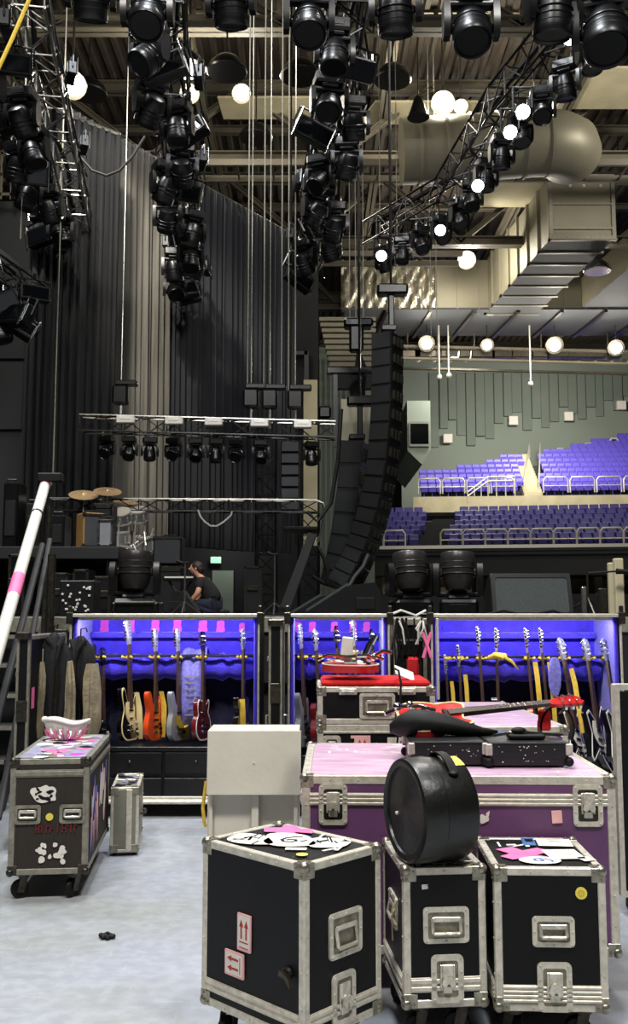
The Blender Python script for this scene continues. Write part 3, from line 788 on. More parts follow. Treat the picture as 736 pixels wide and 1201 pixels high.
# wall beside the bowl (behind the speaker hang) and the booth
sbox('wall_side', P(374,500,42).x, P(438,500,42).x, 42, 42.4, 0, 13.6, 'green_dark')
b = MB()
for k in range(10):
    x = P(376,500,41.9).x + k*.23
    b.box((x,41.93,6.6),(.09,.12,13))
struct(b.build('wall_ribs', M['green_dark'], smooth=None))
def booth():
    b = MB()
    p = [P(472,0,52).x, P(498,0,52).x]
    x0, x1 = p; z0, z1, zm = P(480,545,52).z, P(480,470,52).z, P(480,527,52).z
    poly = [(x0,z0+.8),(x1-.5,z0),(x1,zm),(x1,z1),(x0,z1)]
    b.prism(poly, 52, 62)
    struct(b.build('control_booth', M['green_wall'], smooth=None))
    w = MB()
    zz0, zz1 = P(0,522,52).z, P(0,497,52).z
    w.box(((x0+x1)/2,51.97,(zz0+zz1)/2),((x1-x0)*.8,.08,zz1-zz0))
    struct(w.build('window_1', M['lens'], smooth=None))
    f = MB(); f.ring(rrect((x0+x1)/2,(zz0+zz1)/2,(x1-x0)*.86,zz1-zz0+.2,.05),rrect((x0+x1)/2,(zz0+zz1)/2,(x1-x0)*.78,zz1-zz0-.05,.05),51.85,52.02)
    struct(f.build('trim_1', M['green_dark'], smooth=None))
booth()
# bright lobby wall under the bowl and its columns
sbox('wall_concourse', P(440,680,50).x, 34, 50, 50.3, 0, 5.2, 'concrete_beige')
b = MB()
for px in (452,470,520,548,604,662,700,724):
    x = P(px,680,48).x; b.box((x,48,1.9),(.35,.4,3.8))
struct(b.build('concourse_columns', M['concrete_beige'], smooth=None))
b = MB()
for px0,px1,z0,z1 in ((478,512,.4,2.6),(560,596,.4,2.4),(612,652,1.0,2.6),(675,690,.4,2.5)):
    xa, xb = P(px0,680,49.9).x, P(px1,680,49.9).x; b.box(((xa+xb)/2,49.9,(z0+z1)/2),(xb-xa,.12,z1-z0))
struct(b.build('concourse_openings', M['dark_wall'], smooth=None))
sbox('wall_barrier', P(440,680,45.5).x, 30, 45.4, 45.6, 0, 2.4, 'dark_wall')

# ---- seating bowl
SEATS = 0
def seat_mesh():
    b = MB()
    X = TR(0,.14,.0) @ rotm('X',-12)
    b.box((0,.03,.66),(.47,.07,.46),X,.03)
    Y = TR(0,-.02,.0) @ rotm('X',8)
    b.box((0,0,.46),(.44,.09,.34),Y,.03)
    b.box((-.227,.05,.45),(.03,.3,.05),None,.01); b.box((.227,.05,.45),(.03,.3,.05),None,.01)
    b.box((0,.12,.2),(.06,.06,.4))
    return b
def bank(Y0, pxa, yrow, dY, yaw):       # returns function (u metres along row, k) -> position of seat foot
    o = P(pxa, yrow(0), Y0)
    d = Vector((math.cos(yaw), math.sin(yaw), 0)); nrm = Vector((-math.sin(yaw), math.cos(yaw), 0))
    zs = []
    for k in range(14):
        zs.append(P(pxa, yrow(k), Y0+dY*k).z - .86)
    def f(u, k):
        p = o + d*u + nrm*(dY*k); return Vector((p.x, p.y, zs[k]))
    return f, d, nrm, zs
def px_of(p):
    v = p - Vector((0,0,EYE)); fw = v.y*CP + v.z*SP; return CX + F*v.x/fw
YAW = math.radians(-9)
lo, dlo, nlo, zlo = bank(46.0, 519, lambda k: 626-5.35*k, .85, YAW)
up_, dup_, nup, zup = bank(58.0, 497, lambda k: 567-5.6*k, .8, math.radians(-5))
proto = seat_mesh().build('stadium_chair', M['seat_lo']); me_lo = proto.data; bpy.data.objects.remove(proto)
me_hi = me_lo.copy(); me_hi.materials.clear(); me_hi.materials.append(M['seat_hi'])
def seat(me, loc, yaw, label, group):
    o = bpy.data.objects.new('stadium_chair', me); COL.objects.link(o); o.location = loc; o.rotation_euler = (0,0,yaw)
    return tag(o, label, 'seat', group)
for k in range(7):
    i = 0
    for n in range(60):
        u = n*.53+.25*(k%2); p = lo(u,k); x = px_of(p)
        if x < 521+3.2*k: continue
        if x > 741: break
        i += 1
        seat(me_lo, p, YAW, 'purple seat, %s from the dark steps, %s row up, lower bank right part' % (nth(i), nth(k+1)), 'lower bank seats right of the steps')
    i = 0
    for n in range(1,20):
        u = -n*.53 - .9+.25*(k%2); p = lo(u,k); x = px_of(p)
        if x > 487+4.6*k: continue
        if x < 447: break
        i += 1
        seat(me_lo, p, YAW, 'purple seat, %s from the dark steps, %s row up, lower bank beside the speakers' % (nth(i), nth(k+1)), 'lower bank seats beside the speaker hang')
rest = MB()
def nrows_left(x): return 4 if x < 533 else 5 if x < 566 else 6 if x < 590 else 7
def nrows_right(x): return 8 if x < 668 else 9 if x < 697 else 10 if x < 728 else 11
for k in range(11):
    i = j = 0
    for n in range(70):
        p = up_(n*.5,k); x = px_of(p)
        if x > 742: break
        if x < 611.5:
            if k >= nrows_left(x): continue
            blk = 'left of the beige steps'; i += 1; q = i
        elif x > 634:
            if k >= nrows_right(x): continue
            blk = 'right of the beige steps'; j += 1; q = j
        else: continue
        if k < 4:
            seat(me_hi, p, math.radians(-5), 'purple seat, %s from left, %s row up, upper bank %s' % (nth(q), nth(k+1), blk), 'upper bank seats '+blk)
        else:
            for v in [None]:
                X = TR(*p) @ Matrix.Rotation(math.radians(-5),4,'Z')
                sb = seat_mesh(); rest.add([X @ w for w in sb.v], sb.f)
o = rest.build('stadium_chair', M['seat_hi']); tag(o, 'purple seats of the highest rows against the sage wall', 'seats'); o['kind'] = 'stuff'
# risers under the seats
def risers(f, d, nrm, zs, u0, u1, n, dY, m, name):
    b = MB()
    for k in range(n):
        c = f((u0+u1)/2, k); yaw = math.atan2(d.y, d.x)
        X = TR(c.x, c.y, 0) @ Matrix.Rotation(yaw,4,'Z')
        zb = zs[0]-1.2
        b.box((0,.15+dY*.0,(zs[k]-.02+zb)/2),(u1-u0,dY,zs[k]-.02-zb),X)
    return struct(b.build(name, M[m], smooth=None))
risers(lo, dlo, nlo, zlo, -9, 22, 7, .85, 'step_grey', 'seating_terrace')
def uppx(k, px):
    lo_, hi_ = -3.0, 40.0
    for _ in range(40):
        m_ = (lo_+hi_)/2
        if px_of(up_(m_,k)) < px: lo_ = m_
        else: hi_ = m_
    return lo_
b = MB(); ywu = math.radians(-5)
for k in range(11):
    st = 494 if k < 4 else 531 if k < 5 else 564 if k < 6 else 588 if k < 7 else 632 if k < 8 else 667 if k < 9 else 696 if k < 10 else 727
    u0 = uppx(k, st); u1 = 26; c = up_((u0+u1)/2,k); zb = zup[0]-1.2
    X = TR(c.x,c.y,0) @ Matrix.Rotation(ywu,4,'Z'); b.box((0,.15,(zup[k]-.02+zb)/2),(u1-u0,.8,zup[k]-.02-zb),X)
struct(b.build('seating_terrace', M['step_grey'], smooth=None))
# beige aisle steps in the upper bank
b = MB(); yw = math.radians(-5)
for k in range(16):
    zz = zup[0] + (zup[8]-zup[0])*k/16.0
    c = up_(6.62,0) + nup*(.4*k-.3)
    X = TR(c.x,c.y,0) @ Matrix.Rotation(yw,4,'Z')
    b.box((0,0,(zz+.2+zup[0]-1)/2),(1.12,.42,zz+.2-zup[0]+1),X)
struct(b.build('aisle_steps', M['concrete_beige'], smooth=None))
# dark aisle in the lower bank
b = MB()
for k in range(12):
    c = lo(-.72,0)+nlo*(.42*k)+dlo*(.06*k); zz = zlo[0]+(zlo[6]-zlo[0])*k/12
    X = TR(c.x,c.y,0) @ Matrix.Rotation(YAW,4,'Z'); b.box((0,0,zz+.1),(1.15,.44,.3),X)
struct(b.build('aisle_steps', M['step_grey'], smooth=None))
# fascia of lower bank, upper fascia
def band(name, f, d, u0, u1, n0, z0, z1, th, m):
    c = f((u0+u1)/2,0); yaw = math.atan2(d.y,d.x); X = TR(c.x,c.y,0) @ Matrix.Rotation(yaw,4,'Z')
    b = MB(); b.box((0,n0,(z0+z1)/2),(u1-u0,th,z1-z0),X); return struct(b.build(name, M[m], smooth=None))
zf = P(519,641,45.2).z
band('trim_2', lo, dlo, -9, 24, -.75, zf-.1, zf+.06, .1, 'rail')
band('bowl_fascia', lo, dlo, -9, 24, -.65, zf, zlo[0]-.05, .12, 'step_grey')
band('bowl_soffit', lo, dlo, -9, 24, 1.4, zf-.4, zf-.1, 4.0, 'dark_wall')
zu = P(560,590,57.2).z
band('upper_fascia', up_, dup_, -.7, 24, -.9, zu-.6, zup[0]-.1, .15, 'concrete_beige')
# guard rails
def guard(f, d, u0, u1, n0, zb, h, wloop, gap, label, m, name='guard_rail', lip=None):
    r = thing(name, label, 'guard rail', f((u0+u1)/2,0)*1.0, math.atan2(d.y,d.x)); base = r.location.z
    n = int((u1-u0)/(wloop+gap)); x = -(u1-u0)/2
    for k in range(n):
        b = MB(); b.tube([(x,n0,zb-base),(x,n0,zb+h*.8-base),(x+.12,n0,zb+h-base),(x+wloop-.12,n0,zb+h-base),(x+wloop,n0,zb+h*.8-base),(x+wloop,n0,zb-base)], .045, 5)
        b.tube([(x,n0,zb+h*.45-base),(x+wloop,n0,zb+h*.45-base)], .03, 5)
        b.build('rail_loop', M[m], r); x += wloop+gap
    return r
guard(up_, dup_, -.4, 6.0, -.75, zup[0]+.1, .95, 1.35, .14, 'pale looped guard rail before the upper seats left of the beige steps', 'rail')
guard(up_, dup_, 7.2, 16.6, -.75, zup[0]+.1, .95, 1.45, .14, 'pale looped guard rail before the upper seats right of the beige steps', 'rail')
guard(lo, dlo, -.1, 13, -.6, zlo[0]+.1, .9, 1.05, .02, 'long pale guard rail along the front of the lower bank', 'alu')
guard(lo, dlo, -5, -1.6, -.6, zlo[0]+.1, .9, 1.05, .02, 'short pale guard rail on the lower bank beside the speaker hang', 'alu')
def hoop(px, py, k):
    c = P(px, py+16, 64); r = thing('hoop_rail', 'white hoop handrail above the upper seats, %s from the beige steps' % nth(k), 'handrail', c, 0, 'white hoops above the upper seats')
    b = MB(); s = .0582
    pts = [(-3,-18),(-3,-8),(-6,0),(-6,6),(-3,10),(3,10),(6,6),(6,0),(3,-8),(3,-18)]
    b.tube([(x*s,0,(y+2)*s) for x,y in pts], .07, 6); b.build('hoop', M['rail'], r)
for k,(x,y) in enumerate(((657,522),(690,516),(720,510))): hoop(x,y,k+1)
for k,(xa,ya,xb,yb,side) in enumerate(((614,566,620.5,521,'left'),(631.5,566,633,520,'right'))):
    a, c = P(xa,ya,57.5), P(xb,yb,64.5); r = thing('stair_rail','sloping pale handrail on the %s side of the beige steps' % side,'handrail',a)
    b = MB(); q = c-a; b.tube([(0,0,0),tuple(q)], .05, 5)
    for t in (0,.2,.4,.6,.8,1): b.tube([tuple(q*t),tuple(q*t-Vector((0,0,.95)))], .04, 5)
    b.build('rail_bar', M['rail'], r)
a = P(548,577,56.8); r = thing('stair_rail','pale sloping stair rail in front of the left upper seats','handrail',a)
b = MB(); s = 56.8/1100
for dy in (0,5): b.tube([(0,0,-dy*s),(24*s,0,(18-dy)*s),(56*s,0,(19-dy)*s)], .05, 5)
for t in (0,8,16,24,34,45,56): b.tube([(t*s,0,(-12)*s),(t*s,0,(min(18,t*.75))*s)], .035, 5)
b.build('rail_bar', M['rail'], r)
# underside of the raked gallery left of the speaker hang: bright slatted soffit
b = MB()
c0, c1 = P(378,372,40), P(392,436,38)
for k in range(9):
    t = k/8; a = P(374+12*t, 372+62*t, 40-.4*k); e = P(440, 372+44*t+8, 40-.4*k)
    b.box(((a.x+e.x)/2,(a.y),(a.z+e.z)/2),(e.x-a.x,.5,.16), None)
struct(b.build('gallery_soffit', M['duct'], smooth=None))
sbox('gallery_front', P(390,445,37).x, P(436,445,37).x, 36.6, 37, P(0,458,37).z, P(0,436,37).z, 'dark_wall')
sbox('wall_proscenium', P(343,400,31).x, P(373,400,31).x, 31, 33, 0, P(0,286,31).z, 'black_wall')
sbox('trim_3', P(356,400,30.9).x, P(372,400,30.9).x, 30.6, 31, 0, P(0,448,30.9).z, 'concrete_beige')
b = MB()
for px0,px1,y0,y1 in ((343,361,412,416),(357,362,412,448),):
    xa,xb = P(px0,0,30.8).x,P(px1,0,30.8).x; za,zb = P(0,y1,30.8).z,P(0,y0,30.8).z; b.box(((xa+xb)/2,30.85,(za+zb)/2),(xb-xa,.15,zb-za))
struct(b.build('trim_4', M['duct_dark'], smooth=None))
# dark side wall at far left, with paler screens
sbox('wall_masking', -22, P(44,400,29).x, 29, 29.3, 0, P(0,236,29).z, 'dark_wall')
b = MB()
for (y0,y1) in ((424,503),(330,420)):
    za,zb = P(0,y1,28.8).z,P(0,y0,28.8).z; xa,xb = P(-60,0,28.8).x,P(41,0,28.8).x
    b.box(((xa+xb)/2,28.9,(za+zb)/2),(xb-xa,.15,zb-za))
struct(b.build('wall_screens', M['dark_wall'], smooth=None))
b = MB()
for y in (180,205,228): 
    z = P(0,y,28).z; b.box((-13,28,z),(9.5,.06,.09))
for px in (2,14,27,40,53): b.box((P(px,200,28).x,28,P(0,205,28).z),(.06,.06,1.6))
struct(b.build('gallery_railing', M['beam'], smooth=None))
# lit doorway at the back of the stage, seen past the crouching person
sbox('wall_upstage', P(180,690,28.2).x, P(374,690,28.2).x, 28.2, 28.4, 0, P(0,640,28.2).z, 'black_wall')
xa, xb = P(248,700,28).x, P(273,700,28).x
sbox('door_1', xa, xb, 28.1, 28.2, 1.3, P(0,669,28).z, 'green_wall')
c = P(253,657,27.9); r = thing('exit_sign','small lit green exit sign above the pale doorway','sign',c)
b = MB(); b.box((0,0,0),(.32,.08,.2),None,.01); b.build('housing', M['white'], r)
b = MB(); b.box((0,-.045,0),(.28,.012,.17)); b.build('lit_face', M['green_lit'], r)
# ---- ducts
def cornered(root, name, pts, m, parent=None): pass
def duct_box():
    c = P(645,278,36)
    r = thing('air_duct', 'large square-ended ventilation duct with a dark underside, right under the roof', 'duct', (0,0,0))
    ax = Vector((-.093,1,0)).normalized()
    x0, x1 = P(645,278,36).x, P(720,278,36).x
    z0, z1 = P(0,280,36).z, P(0,207,36).z
    Ln = 9.4
    def q(x, y, z): return Vector((x,36,z)) + ax*y
    b = MB()
    b.loft([[q(x0,0,z0),q(x1,0,z0),q(x1,0,z1),q(x0,0,z1)],[q(x0,Ln,z0),q(x1,Ln,z0),q(x1,Ln,z1),q(x0,Ln,z1)]])
    b.build('casing', M['duct'], r, smooth=None)
    b = MB()
    for t in [k*Ln/7 for k in range(8)]:
        for (a,c_) in (((x0-.04,z0-.04),(x1+.04,z0-.04)),((x0-.04,z0-.04),(x0-.04,z1+.04))):
            p, s = q(a[0],t,a[1]), q(c_[0],t,c_[1]); m_ = (p+s)/2
            b.box(m_,(abs(p.x-s.x)+.1,.14,abs(p.z-s.z)+.1))
    b.build('flange', M['duct'], r, smooth=None)
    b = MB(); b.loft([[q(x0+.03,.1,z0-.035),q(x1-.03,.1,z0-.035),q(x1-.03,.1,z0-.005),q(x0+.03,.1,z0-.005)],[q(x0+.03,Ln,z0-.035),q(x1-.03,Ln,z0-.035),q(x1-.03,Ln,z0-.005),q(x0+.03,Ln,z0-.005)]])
    b.build('shaded_underside', M['duct_dark'], r, smooth=None)  # thin dark sheet; the underside's shade is put into its colour
    f = MB()
    xm = (x0+x1)/2; w = x1-x0; h = z1-z0
    f.ring([(x0-.05,z0-.05),(x1+.05,z0-.05),(x1+.05,z1+.05),(x0-.05,z1+.05)],[(x0+.1,z0+.1),(x1-.1,z0+.1),(x1-.1,z1-.1),(x0+.1,z1-.1)],35.9,36.02)
    f.box((xm,35.95,z0+h*.16),(w,.08,.1)); f.box((xm,35.95,z0+h*.55),(w,.08,.08))
    f.build('end_frame', M['alu_dull'], r, smooth=None)
    e = MB()
    for px in (684,704,668): 
        p = P(px,218,35.95); e.ball(p,.07,6)
    e.build('inlet', M['white'], r)
    h_ = MB(); zt = z1+.25
    h_.box((xm,36.4,zt),(w+1.6,.16,.16)); h_.box((x0-.4,36.4,zt+1.2),(.05,.05,2.6)); h_.box((x1+.4,36.4,zt+1.2),(.05,.05,2.6))
    h_.build('hanging_frame', M['dark_steel'], r, smooth=None)
duct_box()
def duct_round():
    r = thing('round_duct', 'fat round ventilation duct above the square-ended duct', 'duct', (0,0,0))
    a, c = P(470,178,29.4), P(640,168,29.4)
    b = MB(); R = 1.05
    pts = [a, (a*2+c)/3, (a+c*2)/3, c, c+Vector((.45,.08,0)), c+Vector((.8,.32,0)), c+Vector((.98,.75,0))]
    b.tube(pts, R, 28); b.build('pipe', M['duct'], r)
    s = MB()
    for t in (.12,.3,.48,.66,.84,1.0):
        p = a+(c-a)*t; d = (c-a).normalized()*.04
        s.tube([p-d,p+d], R+.05, 28)
    s.build('seam', M['duct'], r)
duct_round()
def soffit():
    r = thing('plenum_duct', 'wide grey plenum with ribbed underside along the back of the roof', 'duct', (0,0,0))
    z = 16.3; Y0, Y1 = 44.8, 49.2
    xa, xb = P(400,360,Y0).x, 30
    b = MB(); b.box(((xa+xb)/2,(Y0+Y1)/2,z+.06),(xb-xa,Y1-Y0,.1)); b.build('shaded_underside', M['duct_dark'], r, smooth=None)
    b = MB(); x = xa
    while x < xb:
        X = XF((x-.1,(Y0+Y1)/2,z-.05),(1,.0,0),(-.093,1,0),(0,0,1)); b.box((0,0,0),(.16,Y1-Y0,.14),X); x += 2.15
    b.build('rib', M['dark_steel'], r, smooth=None)
    xm = P(572,340,Y0).x; xf = P(511,340,Y0).x
    b = MB(); b.box(((xf+xm)/2,Y0+.3,z+1.3),(xm-xf,.5,2.5)); b.box(((xm+xb)/2,Y0+.3,z+1.3),(xb-xm,.5,2.5))
    for k in range(14): b.box((xf+k*1.05,Y0+.02,z+1.3),(.05,.08,2.5))
    b.build('front_panel', M['duct'], r, smooth=None)
    f = MB(); n = 40; rings = []
    for j in range(13):
        ring = []
        for i in range(n+1):
            x = xa+(xf-xa)*i/n; zz = z+.05+2.5*j/12
            ring.append((x, Y0+.05+.12*math.sin(i*1.7+math.sin(j*1.1)*1.5)*math.sin(j*.9+i*.3), zz))
        rings.append(ring)
    f.loft(rings, caps=False, closed=False); f.box(((xa+xf)/2,Y0+.4,z+1.3),(xf-xa,.3,2.4)); f.build('foil_wrap', M['foil'], r, smooth=60)
soffit()
# second diagonal duct at the right edge
def duct_side():
    r = thing('air_duct', 'short ventilation duct with dark underside at the right picture edge', 'duct', (0,0,0))
    z0, z1 = P(0,318,40).z, P(0,281,40).z; x0 = P(735,318,40).x
    ax = Vector((-.093,1,0)); Ln = 7
    q = lambda x,y,z: Vector((x,38.2,z))+ax*y
    b = MB(); b.loft([[q(x0,0,z0),q(x0+5,0,z0),q(x0+5,0,z1),q(x0,0,z1)],[q(x0,Ln,z0),q(x0+5,Ln,z0),q(x0+5,Ln,z1),q(x0,Ln,z1)]]); b.build('casing', M['duct'], r, smooth=None)
    b = MB(); b.loft([[q(x0+.03,.1,z0-.035),q(x0+5,.1,z0-.035),q(x0+5,.1,z0-.004),q(x0+.03,.1,z0-.004)],[q(x0+.03,Ln,z0-.035),q(x0+5,Ln,z0-.035),q(x0+5,Ln,z0-.004),q(x0+.03,Ln,z0-.004)]]); b.build('shaded_underside', M['duct_dark'], r, smooth=None)  # second sheet: darker colour paints the shade below this duct
duct_side()
# roof boards and coffers (pale infill) around the ducts
b = MB()
def quad(pts): 
    v = [Vector(p) for p in pts]; b.add([tuple(p) for p in v]+[tuple(p+Vector((0,0,.08))) for p in v], [(0,1,2,3),(7,6,5,4),(0,4,5,1),(1,5,6,2),(2,6,7,3),(3,7,4,0)])
zz = 18.9
quad([PZ(575,213,zz),PZ(640,215,zz),PZ(618,243,zz),PZ(556,243,zz)]); quad([PZ(505,192,zz),PZ(535,194,zz),PZ(528,214,zz),PZ(497,212,zz)])
quad([PZ(690,80,19.4),PZ(790,80,19.4),PZ(790,128,19.4),PZ(650,128,19.4)]); quad([PZ(440,120,19.6),PZ(560,120,19.6),PZ(548,146,19.6),PZ(420,146,19.6)])
quad([PZ(255,115,19.6),PZ(420,115,19.6),PZ(415,140,19.6),PZ(262,140,19.6)])
struct(b.build('ceiling_board', M['concrete_beige'], smooth=None))

# ribbed steel edges of the roof decking
b = MB()
for (Y,z,h) in ((21.5,20.35,.5),(24.6,20.3,.45),(27.8,20.2,.5)):
    b.box((2,Y+.1,z-h*.5),(64,.08,.08)); b.box((2,Y+.1,z+h*.5),(64,.08,.08))
    for k in range(140): b.box((-29+k*.45,Y,z),(.14,.1,h))
struct(b.build('roof_decking_edge', M['beam'], smooth=None))
# ================================================================ guitars
STRAT = smooth_poly([(0,0),(.09,.006),(.145,.045),(.162,.10),(.146,.16),(.118,.205),(.112,.24),(.132,.285),(.138,.33),(.12,.362),(.09,.345),(.062,.305),(.035,.288),(-.035,.288),(-.06,.31),(-.085,.37),(-.115,.402),(-.142,.385),(-.145,.34),(-.124,.27),(-.12,.225),(-.146,.17),(-.163,.11),(-.15,.05),(-.09,.006)],3)
SINGLE = smooth_poly([(0,0),(.10,.008),(.16,.055),(.172,.11),(.15,.17),(.118,.21),(.112,.24),(.13,.275),(.135,.315),(.115,.33),(.08,.30),(.045,.30),(-.03,.325),(-.09,.335),(-.128,.30),(-.13,.25),(-.12,.21),(-.15,.17),(-.172,.11),(-.16,.055),(-.10,.008)],3)
HORNED = smooth_poly([(0,0),(.09,.006),(.15,.05),(.165,.11),(.14,.17),(.112,.21),(.118,.25),(.142,.31),(.128,.345),(.098,.31),(.05,.285),(-.05,.285),(-.098,.31),(-.128,.345),(-.142,.31),(-.118,.25),(-.112,.21),(-.14,.17),(-.165,.11),(-.15,.05),(-.09,.006)],3)
ANGULAR = [(-.02,.10),(.06,.02),(.17,-.06),(.20,-.03),(.115,.13),(.10,.20),(.155,.40),(.12,.42),(.03,.30),(-.03,.30),(-.12,.36),(-.17,.33),(-.12,.2),(-.175,.03),(-.15,.0)]
VEE = [(-.03,.30),(-.07,.22),(-.15,.0),(-.13,-.02),(-.07,-.02),(0,.09),(.07,-.02),(.13,-.02),(.15,0),(.07,.22),(.03,.30)]
def offs(poly, k):
    c = Vector((0,.17)); return [tuple(c+(Vector(p)-c)*k) for p in poly]
def make_guitar(label, shape, bodym, loc, roll=0, lean=-4, s=1.0, face=None, guard=None, neckm='rosewood', pegs='two', strap=None, headm=None, group=None, binding=None, rz=0, name='electric_guitar', rot=None):
    r = thing(name, label, 'guitar', loc, rz, group)
    r.rotation_euler = rot if rot else (math.radians(lean), math.radians(roll), rz)
    r.scale = (s,s,s)
    b = MB(); b.prism(shape, -.021, .021); b.build('body', M[bodym], r)
    if binding:
        b = MB(); b.ring(offs(shape,1.005), offs(shape,.94), -.0235, -.019); b.build('binding', M[binding], r)
    if guard:
        b = MB()
        g_ = smooth_poly([(-.075,.29),(.03,.28),(.075,.25),(.07,.18),(.10,.12),(.07,.07),(.02,.1),(-.04,.14),(-.09,.2)],2)
        b.prism(g_, -.0235, -.02); b.build('pickguard', M[guard], r)
    p = MB()
    for z in (.11,.165,.225): p.box((0,-.026,z),(.075,.012,.02),None,.003)
    p.build('pickup', M['white' if guard in ('black_lac',) else 'chrome' if bodym in ('black_lac','dark_red') else 'rubber'], r)
    q = MB(); q.box((0,-.028,.07),(.08,.014,.022),None,.003)
    q.build('bridge', M['chrome'], r)
    kn = MB()
    for x,z in ((.085,.13),(.1,.095),(.105,.06)): kn.cyl((x,-.02,z),(x,-.034,z),.011,.01,10)
    kn.build('control_knob', M['white' if bodym=='black_lac' else 'rubber'], r)
    n = MB(); n.k = 0
    n.loft([[(-.028,-.032,.24),(.028,-.032,.24),(.026,-.008,.24),(-.026,-.008,.24)],[(-.021,-.032,.735),(.021,-.032,.735),(.019,-.014,.735),(-.019,-.014,.735)]])
    n.k = 1
    for k in range(12): 
        z = .735-.47*(1-2**(-(k+1)/9.0)); n.box((0,-.0325,z),(.046,.002,.003))
    n.build('neck', [M[neckm],M['chrome']], r)
    h = MB()
    if pegs == 'six': hp = [(-.02,.73),(.02,.73),(.026,.76),(.03,.90),(.01,.925),(-.035,.92),(-.05,.88),(-.036,.78)]
    else: hp = [(-.02,.73),(.02,.73),(.038,.77),(.046,.88),(.02,.90),(0,.885),(-.02,.90),(-.046,.88),(-.038,.77)]
    h.prism(hp, -.028, -.012, TR(0,0,0))
    hd = h.build('headstock', M[headm or bodym], r)
    for k in range(6):
        if pegs == 'six': x, z, sx = -.036-.006*k/5, .775+k*.025, -1
        else: x, z, sx = (.04,.79+(k%3)*.035,1) if k < 3 else (-.04,.79+(k%3)*.035,-1)
        t = MB(); t.cyl((x-sx*.004,-.02,z),(x+sx*.022,-.02,z),.004,.004,5); t.box((x+sx*.028,-.02,z),(.014,.02,.018),None,.003)
        t.cyl((x-sx*.016,-.03,z),(x-sx*.016,-.042,z),.006,.006,6)
        t.build('tuning_peg', M['chrome'], hd)
    if strap:
        sb = MB(); rings = []
        pts = strap[1]; w = strap[2]
        for i,(x,y,z) in enumerate(pts):
            a = .35*math.sin(i*1.3)+1.35
            rings.append([(x-w/2*math.cos(a),y-w/2*math.sin(a),z),(x+w/2*math.cos(a),y+w/2*math.sin(a),z),(x+w/2*math.cos(a)+.004,y+w/2*math.sin(a),z),(x-w/2*math.cos(a)+.004,y-w/2*math.sin(a),z)])
        sb.loft(rings); sb.build('strap', M[strap[0]], r)
    return r
def lean_guitar(label, shape, bodym, head, foot, Y, zbase, spin=76, fwd=0.0, **kw):
    top = P(head[0], head[1], Y+.07); bx = P(foot, 860, Y).x
    base = Vector((bx, Y-fwd, zbase)); q = top-base
    s = q.length/.92
    roll = math.degrees(math.atan2(q.x, q.z))
    r = make_guitar(label, shape, bodym, base, **kw)
    z = q.normalized(); x = Vector((1,0,0)); x = (x-z*x.dot(z)).normalized(); y = z.cross(x)
    R = Matrix((x,y,z)).transposed() @ Matrix.Rotation(math.radians(spin),3,'Z')
    r.rotation_euler = R.to_euler(); r.scale = (s,s,s)
    return r
